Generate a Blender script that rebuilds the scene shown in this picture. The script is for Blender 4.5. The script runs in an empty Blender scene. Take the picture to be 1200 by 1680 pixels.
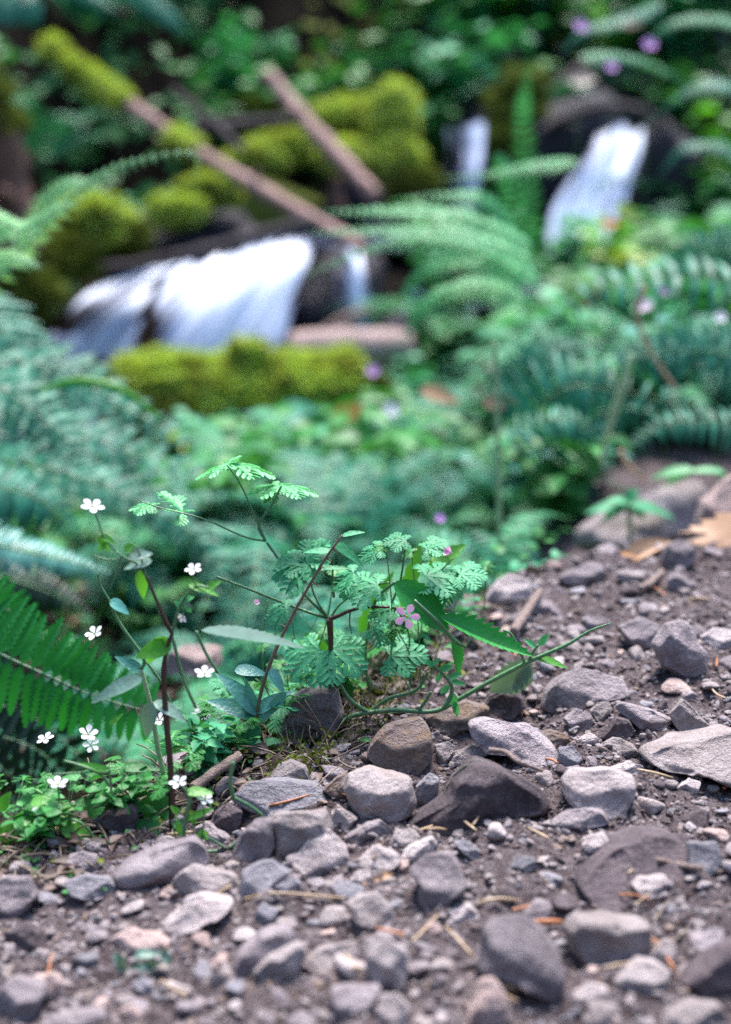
import bpy, math, random
import numpy as np
from mathutils import Vector
R = math.radians
rng = np.random.default_rng(11)
random.seed(5)
sc = bpy.context.scene
col = sc.collection
# ------------------------------------------------------------------ camera
CAM = np.array([0.0, 0.0, 0.5]); PITCH = R(15)
cam_d = bpy.data.cameras.new('camera'); cam = bpy.data.objects.new('camera', cam_d)
col.objects.link(cam); sc.camera = cam
cam.location = CAM; cam.rotation_euler = (R(90) - PITCH, 0, 0)
cam_d.sensor_fit = 'VERTICAL'; cam_d.sensor_height = 36; cam_d.lens = 50
cam_d.clip_start = 0.02; cam_d.clip_end = 200
cam_d.dof.use_dof = True; cam_d.dof.focus_distance = 1.16; cam_d.dof.aperture_fstop = 2.75
# ------------------------------------------------------------------ light
w = bpy.data.worlds.new('World'); sc.world = w; w.use_nodes = True
SUN_EL, SUN_AZ = R(66), R(10)            # azimuth: 0 = from beyond the creek (+y), positive = from the right
nt = w.node_tree; bg = nt.nodes['Background']
sky = nt.nodes.new('ShaderNodeTexSky'); sky.sky_type = 'NISHITA'; sky.sun_disc = False
sky.sun_elevation = SUN_EL; sky.sun_rotation = SUN_AZ; sky.dust_density = 0.6; sky.air_density = 1.0; sky.ozone_density = 1.0
nt.links.new(sky.outputs[0], bg.inputs['Color']); bg.inputs['Strength'].default_value = 0.13
sd = bpy.data.lights.new('sun', 'SUN'); sd.energy = 3.2; sd.angle = R(28); sd.color = (1.0, 0.93, 0.89)
sun = bpy.data.objects.new('sun', sd); col.objects.link(sun)
to_sun = Vector((math.sin(SUN_AZ)*math.cos(SUN_EL), math.cos(SUN_AZ)*math.cos(SUN_EL), math.sin(SUN_EL)))
sun.rotation_euler = to_sun.to_track_quat('Z', 'Y').to_euler(); sun.location = (0, 3, 8)
sc.view_settings.view_transform = 'Standard'; sc.view_settings.look = 'None'
sc.view_settings.exposure = 1.84; sc.view_settings.gamma = 1.0
sc.cycles.use_denoising = False
sc.cycles.max_bounces = 6; sc.cycles.diffuse_bounces = 3; sc.cycles.glossy_bounces = 2
sc.cycles.transparent_max_bounces = 8; sc.cycles.use_adaptive_sampling = False
# ------------------------------------------------------------------ view helpers
FW = np.array([0, math.cos(PITCH), -math.sin(PITCH)]); UP = np.array([0, math.sin(PITCH), math.cos(PITCH)]); RT = np.array([1.0, 0, 0])
K = 0.36/840
def ray(px, py): return FW + RT*((px-600)*K) + UP*((840-py)*K)
def at(px, py, Y):
    d = ray(px, py); return CAM + d*(Y/d[1])
def sstep(a, b, x):
    t = np.clip((x-a)/(b-a), 0, 1); return t*t*(3-2*t)
# ------------------------------------------------------------------ noise
def hash3(i, j, k, s=0):
    h = (i*374761393 + j*668265263 + k*2147483647 + s*974711) & 0xffffffff
    h = ((h ^ (h >> 13))*1274126177) & 0xffffffff
    h = h ^ (h >> 16)
    return (h & 0xffffff)/float(0xffffff)
def vn(P, s=0):
    P = np.asarray(P, float); I = np.floor(P).astype(np.int64); F = P-I; F = F*F*(3-2*F)
    r = 0
    for a in (0, 1):
        for b in (0, 1):
            for c in (0, 1):
                wgt = (F[..., 0] if a else 1-F[..., 0])*(F[..., 1] if b else 1-F[..., 1])*(F[..., 2] if c else 1-F[..., 2])
                r = r + wgt*hash3(I[..., 0]+a, I[..., 1]+b, I[..., 2]+c, s)
    return r*2-1
def fbm(P, oct=4, s=0, gain=.5):
    P = np.asarray(P, float); r = 0; a = 1; n = 0
    for o in range(oct):
        r = r + a*vn(P*2.03**o + 17.3*o, s+o); n += a; a *= gain
    return r/n
# ------------------------------------------------------------------ terrain
SLX = 0.05
def plane_hit(px, py):
    d = ray(px, py); t = (SLX*CAM[0]-CAM[2])/(d[2]-SLX*d[0]); return CAM + d*t
DARK = [plane_hit(*p) for p in ((-300,1480),(-80,1425),(60,1395),(190,1345),(300,1300),(420,1258),(520,1215),(600,1160),(690,1080),(760,1000),(840,955),(930,925),(1010,905),(1110,885),(1210,865),(1500,820))]  # beyond this line soil turns darker: dark dirt with plant shade painted in
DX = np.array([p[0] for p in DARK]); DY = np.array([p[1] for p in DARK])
EDGE = [plane_hit(*p) for p in ((-300,1480),(-80,1420),(60,1380),(190,1330),(300,1268),(400,1190),(480,1135),(560,1098),(640,1070),(700,1040),(760,995),(840,955),(930,930),(1010,915),(1110,900),(1210,885),(1500,850))]
EX = np.array([p[0] for p in EDGE]); EY = np.array([p[1] for p in EDGE])
def Hs(x, y):
    x = np.asarray(x, float); y = np.asarray(y, float)
    ye = np.interp(x, EX, EY); d = y-ye
    trail = SLX*np.clip(x, -3, 3) + 0.012*sstep(-.25, .0, d)*0
    s = sstep(0.05, 0.17, x/np.maximum(y, .5))
    zv = -0.325 - .105*sstep(3.2, 3.6, y)+ 0.02*np.sin(x*2.1)
    zr = -0.16 + 0.07*np.clip(y-1.7, 0, 4)
    low = zv*(1-s)+zr*s
    slope = 0.62*(1-s)+0.8*s
    dd = np.clip(d, 0, 20)
    drop = trail - slope*(np.sqrt(dd*dd+.05**2)-.05)
    k = 0.06
    z = np.where(d > 0, np.log(np.exp(drop/k)+np.exp(low/k))*k, trail)
    # rise under the main fall, then the far slope
    lip = sstep(4.95, 5.35, y)*(0.42)*(1-sstep(.4, 1.2, x))
    z = z + lip*(1-s) - s*.40*sstep(4.7, 5.5, y)*(1-sstep(6.3, 7, y))
    yw = 6.3 + 0.35*np.sin(x*1.7+1) + 0.5*sstep(.2, .9, x)
    z = z + np.clip(y-yw, 0, 10)*1.15
    # left bank of the creek
    z = z + np.clip(-x-1.05-(y-4)*.12, 0, 6)*sstep(2.4, 3.6, y)*1.1
    z = z + np.clip(x-1.5, 0, 6)*0.35*sstep(2, 4, y)
    # added unseen rise behind the camera, shaped to block light from there
    z = z + np.clip(-0.5-y, 0, 8)*0.9
    return np.clip(z, -1, 7)
def H(x, y):
    x = np.asarray(x, float); y = np.asarray(y, float)
    d = y-np.interp(x, EX, EY); P = np.stack([x, y, 0*x], -1)
    z = Hs(x, y)
    z = z + .012*fbm(P*7, 3, 1) + .011*fbm(P*28, 3, 2) + .007*fbm(P*85, 3, 3)
    z = z + sstep(.05, .6, d)*(.045*fbm(P*5, 4, 4)) + sstep(5, 6.5, y)*.25*fbm(P*1.8, 4, 5)
    return z
def ghit(px, py):
    d = ray(px, py); d = d/np.linalg.norm(d); ts = np.linspace(.4, 14, 3500)
    P = CAM[None]+ts[:, None]*d[None]
    z = H(P[:, 0], P[:, 1]); i = np.argmax(P[:, 2] < z)
    if not (P[:, 2] < z).any(): i = len(ts)-1
    return P[i]
# ------------------------------------------------------------------ materials
def newmat(name):
    m = bpy.data.materials.new(name); m.use_nodes = True; nt = m.node_tree
    return m, nt, nt.nodes['Principled BSDF'], nt.nodes['Material Output']
def N(nt, t, **k):
    n = nt.nodes.new(t)
    for a, b in k.items(): setattr(n, a, b)
    return n
def noise(nt, vec, scale, detail=4, rough=.55, dist=0):
    n = N(nt, 'ShaderNodeTexNoise'); n.inputs['Scale'].default_value = scale; n.inputs['Detail'].default_value = detail
    n.inputs['Roughness'].default_value = rough; n.inputs['Distortion'].default_value = dist
    nt.links.new(vec, n.inputs['Vector']); return n.outputs['Fac']
def ramp(nt, fac, stops):
    r = N(nt, 'ShaderNodeValToRGB'); e = r.color_ramp.elements
    while len(e) < len(stops): e.new(.5)
    for el, (p, c) in zip(e, stops): el.position = p; el.color = (c, c, c, 1) if isinstance(c, (int, float)) else (*c, 1)
    nt.links.new(fac, r.inputs[0]); return r.outputs[0]
def mixc(nt, fac, a, b, mode='MIX'):
    m = N(nt, 'ShaderNodeMix', data_type='RGBA', blend_type=mode)
    for s, v in ((m.inputs[0], fac), (m.inputs[6], a), (m.inputs[7], b)):
        if isinstance(v, (int, float)): s.default_value = v
        elif isinstance(v, tuple): s.default_value = (*v, 1)
        else: nt.links.new(v, s)
    return m.outputs[2]
def bump(nt, bsdf, h, dist, strength=1):
    b = N(nt, 'ShaderNodeBump'); b.inputs['Distance'].default_value = dist; b.inputs['Strength'].default_value = strength
    nt.links.new(h, b.inputs['Height']); nt.links.new(b.outputs[0], bsdf.inputs['Normal'])
def rock_mat(name, c1, c2, dust=(.33, .27, .25), dustamt=.5, rough=.85, stain=None, wet=0):
    m, nt, b, o = newmat(name)
    g = N(nt, 'ShaderNodeNewGeometry').outputs['Position']
    oi = N(nt, 'ShaderNodeObjectInfo').outputs['Random']
    n1 = noise(nt, g, 38, 5, .6, .6); n2 = noise(nt, g, 260, 4, .6); n3 = noise(nt, g, 900, 2, .6)
    c = mixc(nt, ramp(nt, n1, [(.36, 0), (.64, 1)]), c1, c2)
    c = mixc(nt, ramp(nt, n2, [(.5, 0), (.72, dustamt)]), c, dust)
    c = mixc(nt, ramp(nt, n3, [(.30, .45), (.42, 0)]), c, tuple(x*.4 for x in c1))
    if stain: c = mixc(nt, ramp(nt, noise(nt, g, 55, 4, .65, .3), [(.50, 0), (.62, .8)]), c, stain)
    br = N(nt, 'ShaderNodeHueSaturation'); mr = N(nt, 'ShaderNodeMapRange'); mr.inputs[3].default_value = .78; mr.inputs[4].default_value = 1.22
    nt.links.new(oi, mr.inputs[0]); nt.links.new(mr.outputs[0], br.inputs['Value']); nt.links.new(c, br.inputs['Color'])
    nt.links.new(br.outputs[0], b.inputs['Base Color']); b.inputs['Roughness'].default_value = rough
    add = N(nt, 'ShaderNodeMath', operation='ADD'); mu = N(nt, 'ShaderNodeMath', operation='MULTIPLY'); mu.inputs[1].default_value = .45
    nt.links.new(n3, mu.inputs[0]); nt.links.new(n2, add.inputs[0]); nt.links.new(mu.outputs[0], add.inputs[1])
    b.inputs['Specular IOR Level'].default_value = .25 if rough > .5 else .5
    bump(nt, b, add.outputs[0], .005, 1)
    return m
M = {}
M['pale'] = rock_mat('pale_stone', (.33, .275, .27), (.48, .415, .405), (.56, .485, .465))
M['tan'] = rock_mat('tan_stone', (.26, .215, .205), (.39, .335, .325), (.48, .425, .415))
M['mauve'] = rock_mat('mauve_stone', (.205, .17, .18), (.34, .29, .30), (.46, .405, .405))
M['blue'] = rock_mat('blue_grey_stone', (.18, .17, .19), (.28, .265, .285), (.36, .33, .35))
M['dark'] = rock_mat('dark_stone', (.07, .055, .062), (.14, .11, .118), (.22, .18, .18), .5)
M['brown'] = rock_mat('brown_stone', (.15, .11, .10), (.25, .195, .175), (.33, .27, .25), stain=(.20, .135, .09))
M['mossy'] = rock_mat('mossy_stone', (.12, .11, .10), (.20, .18, .175), (.26, .23, .2), stain=(.12, .15, .03))
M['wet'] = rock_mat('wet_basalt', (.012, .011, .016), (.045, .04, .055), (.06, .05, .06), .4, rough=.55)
M['pink'] = rock_mat('pinkish_stone', (.36, .26, .235), (.48, .36, .33), (.52, .42, .38))
def dirt_mat(name, c1, c2, c3, bdist=.006, wide=9, rough=.95):
    m, nt, b, o = newmat(name); g = N(nt, 'ShaderNodeNewGeometry').outputs['Position']
    n1 = noise(nt, g, wide, 5, .6); n2 = noise(nt, g, 120, 5, .7); n3 = noise(nt, g, 480, 4, .7)
    c = mixc(nt, ramp(nt, n1, [(.35, 0), (.65, 1)]), c1, c2)
    c = mixc(nt, ramp(nt, n2, [(.42, 0), (.7, .9)]), c, c3)
    c = mixc(nt, ramp(nt, n3, [(.36, .7), (.5, 0)]), c, tuple(x*.3 for x in c1))
    nt.links.new(c, b.inputs['Base Color']); b.inputs['Roughness'].default_value = rough; b.inputs['Specular IOR Level'].default_value = .08
    add = N(nt, 'ShaderNodeMath', operation='ADD'); nt.links.new(n2, add.inputs[0]); nt.links.new(n3, add.inputs[1])
    bump(nt, b, add.outputs[0], bdist, 1); return m
M['trail'] = dirt_mat('trail_dirt', (.085, .062, .064), (.165, .13, .132), (.30, .25, .255))
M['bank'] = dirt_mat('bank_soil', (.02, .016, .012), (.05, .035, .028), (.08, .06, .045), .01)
M['hill'] = dirt_mat('shade_darkened_soil', (.006, .005, .004), (.02, .013, .009), (.03, .022, .014), .03, 3)  # soil made near-black: shade of the far hollow is put into its colour
def leaf_mat(name, c1, c2, rough=.42, trans=.25, tcol=None, bumpy=300, spec=.5, patch=None):
    m, nt, b, o = newmat(name); g = N(nt, 'ShaderNodeNewGeometry').outputs['Position']
    at_ = N(nt, 'ShaderNodeAttribute', attribute_name='v').outputs['Fac']
    n1 = noise(nt, g, 45, 3, .6)
    c = mixc(nt, at_, c1, c2); c = mixc(nt, ramp(nt, n1, [(.3, .0), (.75, .55)]), c, tuple(min(1, x*1.5) for x in c2))
    if patch: c = mixc(nt, ramp(nt, noise(nt, g, 9, 4, .6, .5), [(.50, 0), (.62, .85)]), c, patch)
    nt.links.new(c, b.inputs['Base Color']); b.inputs['Roughness'].default_value = rough
    b.inputs['Specular IOR Level'].default_value = spec
    bump(nt, b, noise(nt, g, bumpy, 3, .6), .0015, .5)
    if trans:
        t = N(nt, 'ShaderNodeBsdfTranslucent'); tc = tcol or tuple(min(1, x*y) for x, y in zip(c2, (1.5, 1.7, .7)))
        t.inputs['Color'].default_value = (*tc, 1)
        mx = N(nt, 'ShaderNodeMixShader'); mx.inputs[0].default_value = trans
        nt.links.new(b.outputs[0], mx.inputs[1]); nt.links.new(t.outputs[0], mx.inputs[2]); nt.links.new(mx.outputs[0], o.inputs[0])
    return m
M['fern'] = leaf_mat('fern_green', (.003, .04, .022), (.032, .22, .14), spec=.25, trans=.15)
M['fern_near'] = leaf_mat('deep_fern_green', (.008, .13, .022), (.03, .26, .05), trans=.3, spec=.25)
M['fern_light'] = leaf_mat('pale_fern_green', (.025, .19, .06), (.09, .38, .15), trans=.25, spec=.3)
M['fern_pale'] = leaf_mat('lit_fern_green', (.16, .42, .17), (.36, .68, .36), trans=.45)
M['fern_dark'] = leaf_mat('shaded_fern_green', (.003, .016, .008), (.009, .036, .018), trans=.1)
M['leaf'] = leaf_mat('leaf_green', (.006, .075, .014), (.055, .24, .06), trans=.18, spec=.25)
M['leaf_blue'] = leaf_mat('blue_green_leaf', (.03, .15, .12), (.09, .30, .25), rough=.35, trans=.12)
M['leaf_sage'] = leaf_mat('sage_leaf', (.04, .09, .07), (.08, .15, .12), rough=.65, trans=.1, spec=.2)
M['leaf_grey'] = leaf_mat('silvery_leaf', (.08, .16, .12), (.15, .25, .20), rough=.4, trans=.12)
M['leaf_bright'] = leaf_mat('bright_green_leaf', (.03, .17, .015), (.10, .33, .04), trans=.35)
M['leaf_teal'] = leaf_mat('teal_geranium_leaf', (.006, .08, .03), (.055, .30, .14), trans=.18, rough=.5, spec=.25)
M['leaf_yellow'] = leaf_mat('yellow_green_leaf', (.16, .26, .04), (.34, .42, .09), trans=.3)
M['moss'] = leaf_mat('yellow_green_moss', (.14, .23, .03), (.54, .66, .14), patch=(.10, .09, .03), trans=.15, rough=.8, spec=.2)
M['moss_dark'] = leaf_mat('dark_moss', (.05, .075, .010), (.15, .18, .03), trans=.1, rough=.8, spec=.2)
M['stem_green'] = leaf_mat('green_stem', (.05, .15, .06), (.09, .21, .09), trans=0)
M['stem_dark'] = leaf_mat('dark_red_stem', (.028, .013, .012), (.06, .03, .022), trans=0)
M['stem_brown'] = leaf_mat('brown_stem', (.09, .06, .04), (.16, .12, .08), trans=0)
M['stem_pale'] = leaf_mat('pale_green_stem', (.20, .32, .16), (.30, .42, .22), trans=0)
M['straw'] = leaf_mat('dry_straw', (.30, .20, .12), (.48, .35, .22), trans=.1)
M['rust'] = leaf_mat('rusty_needle', (.30, .10, .04), (.42, .17, .07), trans=.1)
M['deadleaf'] = leaf_mat('dead_leaf_brown', (.25, .13, .07), (.40, .24, .14), trans=.15, rough=.6)
M['deadleaf_o'] = leaf_mat('dead_leaf_orange', (.36, .14, .02), (.50, .22, .04), trans=.2, rough=.6)
M['deadleaf_d'] = leaf_mat('dead_leaf_dark', (.05, .03, .022), (.13, .085, .07), trans=.1, rough=.6)
M['white'] = leaf_mat('white_petal', (.72, .72, .74), (.85, .85, .87), trans=.2, tcol=(.8, .8, .85), rough=.6)
M['pinkp'] = leaf_mat('pink_petal', (.74, .42, .66), (.86, .58, .78), trans=.25, tcol=(.8, .35, .6), rough=.6)
M['purplep'] = leaf_mat('purple_petal', (.42, .16, .55), (.58, .28, .7), trans=.25, tcol=(.6, .3, .7), rough=.6)
def bark(name, c1, c2, sc_=30):
    m, nt, b, o = newmat(name); g = N(nt, 'ShaderNodeNewGeometry').outputs['Position']
    n1 = noise(nt, g, sc_, 5, .65, 1); n2 = noise(nt, g, sc_*6, 4, .6)
    nt.links.new(mixc(nt, ramp(nt, n1, [(.3, 0), (.7, 1)]), c1, c2), b.inputs['Base Color']); b.inputs['Roughness'].default_value = .8
    bump(nt, b, n2, .006, 1); return m
M['bark_pink'] = bark('reddish_bark', (.20, .11, .095), (.50, .32, .28))
M['bark_dark'] = bark('wet_dark_bark', (.015, .01, .013), (.05, .035, .045))
M['bark_red'] = bark('red_brown_bark', (.10, .045, .03), (.20, .10, .07))
M['wood_pale'] = bark('pale_dry_wood', (.26, .18, .15), (.42, .32, .28), 120)
def water_mat(name, lo=.3, hi=.62, base=.0):
    m, nt, b, o = newmat(name); uv = N(nt, 'ShaderNodeUVMap').outputs[0]
    mp = N(nt, 'ShaderNodeMapping'); mp.inputs['Scale'].default_value = (1, .10, 1); nt.links.new(uv, mp.inputs[0])
    n1 = noise(nt, mp.outputs[0], 7, 4, .6, .4); n2 = noise(nt, mp.outputs[0], 2.2, 3, .5, .6)
    mu = N(nt, 'ShaderNodeMath', operation='ADD'); nt.links.new(n1, mu.inputs[0]); nt.links.new(n2, mu.inputs[1])
    a = N(nt, 'ShaderNodeAttribute', attribute_name='v').outputs['Fac']
    ad = N(nt, 'ShaderNodeMath', operation='ADD'); sb = N(nt, 'ShaderNodeMath', operation='MULTIPLY'); sb.inputs[1].default_value = .40
    mm = N(nt, 'ShaderNodeMapRange'); mm.inputs[1].default_value = .7; mm.inputs[2].default_value = 1.3; mm.clamp = False; nt.links.new(mu.outputs[0], mm.inputs[0]); nt.links.new(mm.outputs[0], sb.inputs[0]); nt.links.new(sb.outputs[0], ad.inputs[0]); nt.links.new(a, ad.inputs[1])
    f = ramp(nt, ad.outputs[0], [(.38, base), (.53, 1)])
    dv = N(nt, 'ShaderNodeMath', operation='MULTIPLY'); dv.inputs[1].default_value = 1; nt.links.new(ad.outputs[0], dv.inputs[0])
    nt.links.new(ramp(nt, ad.outputs[0], [(.38, (.26, .30, .50)), (.52, (.55, .63, .80)), (.68, (.66, .75, .86))]), b.inputs['Base Color']); b.inputs['Roughness'].default_value = .4
    bump(nt, b, n1, .02, .6)
    tr = N(nt, 'ShaderNodeBsdfTransparent'); mx = N(nt, 'ShaderNodeMixShader')
    nt.links.new(f, mx.inputs[0]); nt.links.new(tr.outputs[0], mx.inputs[1]); nt.links.new(b.outputs[0], mx.inputs[2]); nt.links.new(mx.outputs[0], o.inputs[0])
    return m
M['water'] = water_mat('falling_white_water')
mw, ntw, bw, ow = newmat('creek_water'); bw.inputs['Base Color'].default_value = (.05, .06, .10, 1); bw.inputs['Roughness'].default_value = .12
bump(ntw, bw, noise(ntw, N(ntw, 'ShaderNodeNewGeometry').outputs['Position'], 14, 4, .6, 1), .02, .7); M['creek'] = mw
# ------------------------------------------------------------------ mesh building
class MB:
    def __init__(s): s.V = []; s.F = []; s.val = []; s.n = 0
    def add(s, V, F, val=.5):
        V = np.asarray(V, float).reshape(-1, 3); s.V.append(V); s.F.append(np.asarray(F, int)+s.n)
        s.val.append(np.broadcast_to(np.asarray(val, float), (len(V),)).copy()); s.n += len(V)
    def build(s, name, mat, parent=None, loc=None, smooth=True, uv=None):
        V = np.concatenate(s.V); org = np.array(wloc(parent)) if parent is not None else (np.zeros(3) if loc is None else np.asarray(loc, float))
        me = bpy.data.meshes.new(name); me.vertices.add(len(V)); me.vertices.foreach_set('co', (V-org).ravel())
        loops = np.concatenate([f.ravel() for f in s.F]); tot = np.concatenate([np.full(len(f), f.shape[1]) for f in s.F])
        me.loops.add(len(loops)); me.loops.foreach_set('vertex_index', loops); me.polygons.add(len(tot))
        me.polygons.foreach_set('loop_start', np.concatenate([[0], np.cumsum(tot)[:-1]])); me.polygons.foreach_set('loop_total', tot)
        me.polygons.foreach_set('use_smooth', np.full(len(tot), smooth)); me.update(calc_edges=True); me.validate()
        a = me.attributes.new('v', 'FLOAT', 'POINT'); a.data.foreach_set('value', np.concatenate(s.val))
        if uv is not None:
            u = me.uv_layers.new(name='UVMap'); u.data.foreach_set('uv', np.asarray(uv)[loops].ravel())
        for mm in (mat if isinstance(mat, (list, tuple)) else [mat]): me.materials.append(mm)
        o = bpy.data.objects.new(name, me); col.objects.link(o)
        if parent is not None: o.parent = parent
        else: o.location = org
        return o
def wloc(o):
    l = Vector(o.location)
    while o.parent: o = o.parent; l = l+Vector(o.location)
    return l
def tag(o, label=None, cat=None, group=None, kind=None):
    if label: o['label'] = label
    if cat: o['category'] = cat
    if group: o['group'] = group
    if kind: o['kind'] = kind
    return o
def thing(name, loc, label, cat, group=None):
    o = bpy.data.objects.new(name, None); col.objects.link(o); o.location = [float(v) for v in loc]; o.empty_display_size = .02
    return tag(o, label, cat, group)
def nrm(v):
    v = np.asarray(v, float); return v/np.maximum(np.linalg.norm(v, axis=-1, keepdims=True), 1e-9)
def smooth_path(P, n):
    P = np.asarray(P, float); m = len(P)
    Q = np.vstack([2*P[0]-P[1], P, 2*P[-1]-P[-2]]); out = []
    for t in np.linspace(0, m-1-1e-6, n):
        i = int(t); f = t-i; a, b, c, d = Q[i:i+4]
        out.append(.5*((2*b)+(-a+c)*f+(2*a-5*b+4*c-d)*f*f+(-a+3*b-3*c+d)*f**3))
    return np.array(out)
def tube(mb, P, r, n=7, val=.5, seg=None, rough=0, seed=0):
    P = smooth_path(P, seg or max(6, len(P)*4)); k = len(P); r = np.interp(np.linspace(0, 1, k), np.linspace(0, 1, len(np.atleast_1d(r))), np.atleast_1d(r))
    T = nrm(np.gradient(P, axis=0)); ref = np.array([.13, .27, .95]) if abs(nrm(P[-1]-P[0])[2]) < .8 else np.array([.95, .2, .1])
    A = nrm(np.cross(T, ref)); B = np.cross(T, A); th = np.linspace(0, 2*np.pi, n, endpoint=False)
    V = P[:, None]+(A[:, None]*np.cos(th)[None, :, None]+B[:, None]*np.sin(th)[None, :, None])*r[:, None, None]
    if rough: V = V+nrm(V-P[:, None])*(r[:, None]*rough*fbm(V/(r.mean()*1.6), 3, seed))[..., None]
    V = V.reshape(-1, 3); V = np.vstack([V, P[0], P[-1]]); i = np.arange(k-1)[:, None]*n; j = np.arange(n)[None]; j2 = (j+1) % n
    mb.add(V, np.stack([i+j, i+j2, i+n+j2, i+n+j], -1).reshape(-1, 4), val)
    mb.F.append(np.array([[k*n, (a+1) % n, a] for a in range(n)])+mb.n-len(V)); mb.F.append(np.array([[k*n+1, (k-1)*n+a, (k-1)*n+(a+1) % n] for a in range(n)])+mb.n-len(V))
ENV = {'ovate': lambda t: np.sin(np.pi*np.clip(t, 0, 1)**.62)**.8, 'lance': lambda t: np.sin(np.pi*np.clip(t, 0, 1)**.75)**.9*.98,
       'round': lambda t: np.sqrt(np.clip(1-(2*t-1)**2, 0, 1)), 'pinna': lambda t: np.clip(1-t, 0, 1)**.55*np.clip(t*14, .25, 1),
       'spoon': lambda t: np.sin(np.pi*np.clip(t, 0, 1)**1.5)**.8, 'ell': lambda t: np.sin(np.pi*t)**.7}
def leaves(mb, O, D, Nn, L, W, shape='ovate', seg=6, lobes=0, depth=.4, droop=.2, fold=.2, shift=.5, val=None, wav=0, twist=0):
    """a batch of leaf blades: origin, direction, normal, length, width for each"""
    O = np.atleast_2d(O).astype(float); n = len(O); D = nrm(np.broadcast_to(D, (n, 3))); Nn = np.broadcast_to(Nn, (n, 3))
    L = np.broadcast_to(L, (n,)); W = np.broadcast_to(W, (n,)); droop = np.broadcast_to(droop, (n,))
    S = nrm(np.cross(D, Nn)); Nn = nrm(np.cross(S, D)); t = np.linspace(0, 1, seg+1)
    e = ENV[shape](t); e[-1] *= .15
    sh = np.zeros_like(t)
    if lobes:
        ph = (t*lobes) % 1.0; e = e*(1-depth*np.where(ph < .75, 1-ph/.75, (ph-.75)/.25)); 
    if val is None: val = rng.random(n)
    val = np.broadcast_to(val, (n,))
    ctr = O[:, None]+D[:, None]*(L[:, None]*t[None])[..., None]*1.0-Nn[:, None]*((droop*L)[:, None]*t[None]**2)[..., None]
    hw = (W[:, None]*.5*e[None])
    if wav: ctr = ctr+Nn[:, None]*(wav*W[:, None]*np.sin(t*9+val[:, None]*9))[..., None]
    off = S[:, None]*hw[..., None]; liftv = Nn[:, None]*(hw*fold)[..., None]+D[:, None]*(hw*shift*(1 if lobes else .15))[..., None]
    A = ctr+off+liftv; B = ctr-off+liftv
    V = np.stack([A, ctr, B], 2).reshape(n, -1, 3); k = 3*(seg+1)
    i = np.arange(seg)*3; F = np.concatenate([np.stack([i, i+1, i+4, i+3], -1), np.stack([i+1, i+2, i+5, i+4], -1)])
    F = (F[None]+np.arange(n)[:, None, None]*k).reshape(-1, 4)
    mb.add(V, F, np.repeat(val, k))
def ico(sub):
    t = (1+5**.5)/2
    V = [(-1, t, 0), (1, t, 0), (-1, -t, 0), (1, -t, 0), (0, -1, t), (0, 1, t), (0, -1, -t), (0, 1, -t), (t, 0, -1), (t, 0, 1), (-t, 0, -1), (-t, 0, 1)]
    F = [(0, 11, 5), (0, 5, 1), (0, 1, 7), (0, 7, 10), (0, 10, 11), (1, 5, 9), (5, 11, 4), (11, 10, 2), (10, 7, 6), (7, 1, 8), (3, 9, 4), (3, 4, 2), (3, 2, 6), (3, 6, 8), (3, 8, 9), (4, 9, 5), (2, 4, 11), (6, 2, 10), (8, 6, 7), (9, 8, 1)]
    V = [list(nrm(v)) for v in V]
    for _ in range(sub):
        c = {}; G = []
        def mid(a, b):
            k = (min(a, b), max(a, b))
            if k not in c: V.append(list(nrm(np.add(V[a], V[b])))); c[k] = len(V)-1
            return c[k]
        for a, b, d in F:
            x, y, z = mid(a, b), mid(b, d), mid(d, a); G += [(a, x, z), (b, y, x), (d, z, y), (x, y, z)]
        F = G
    return np.array(V), np.array(F)
ICO = {k: ico(k) for k in (1, 2, 3, 4)}
def stone_shape(seed, sub=3, planes=14, flat=.62):
    r = np.random.default_rng(seed); V, F = ICO[sub]
    Pn = nrm(r.normal(size=(planes, 3))); h = r.uniform(.55, .95, planes)
    c = np.maximum(V@Pn.T, .05); q = (h/c); k = 9.0
    rad = -np.log(np.exp(-k*np.minimum(q, 4)).sum(1)+np.exp(-k*1.15))/k
    P = V*rad[:, None]; P = P*np.array([1, r.uniform(.65, .95), flat*r.uniform(.8, 1.2)])
    return P+nrm(P)*(.035*fbm(P*3+seed, 3, seed % 50))[:, None], F
# ------------------------------------------------------------------ ground
def axis(parts):
    out = [parts[0][0]]
    for a, b, n in parts: out += list(np.linspace(a, b, n+1)[1:])
    return np.array(out)
gx = axis([(-12, -3, 18), (-3, -.62, 60), (-.62, .95, 300), (.95, 3, 50), (3, 12, 18)])
gy = axis([(-9, -.2, 24), (-.2, .55, 15), (.55, 2.0, 290), (2.0, 7.5, 150), (7.5, 15, 24)])
X, Y = np.meshgrid(gx, gy); Z = H(X, Y); V = np.stack([X, Y, Z], -1).reshape(-1, 3); nx = len(gx)
ii, jj = np.meshgrid(np.arange(len(gy)-1), np.arange(nx-1), indexing='ij'); q = ii*nx+jj
Fq = np.stack([q, q+1, q+nx+1, q+nx], -1).reshape(-1, 4)
cx = V[Fq].mean(1); dd = cx[:, 1]-np.interp(cx[:, 0], EX, EY)
edge_n = .05*fbm(cx*6, 3, 8)
istr = ((cx[:, 1]-np.interp(cx[:, 0], DX, DY)+edge_n*.6 < -.01) | ((cx[:, 0] > .21) & (cx[:, 1] < 2.7+edge_n*6))) & (cx[:, 1] > -.3); ishill = (cx[:, 1] > 5.9+edge_n*4) | (cx[:, 1] < -.3)  # hill faces: far slope, plus the added light-blocking rise behind the camera
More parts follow.
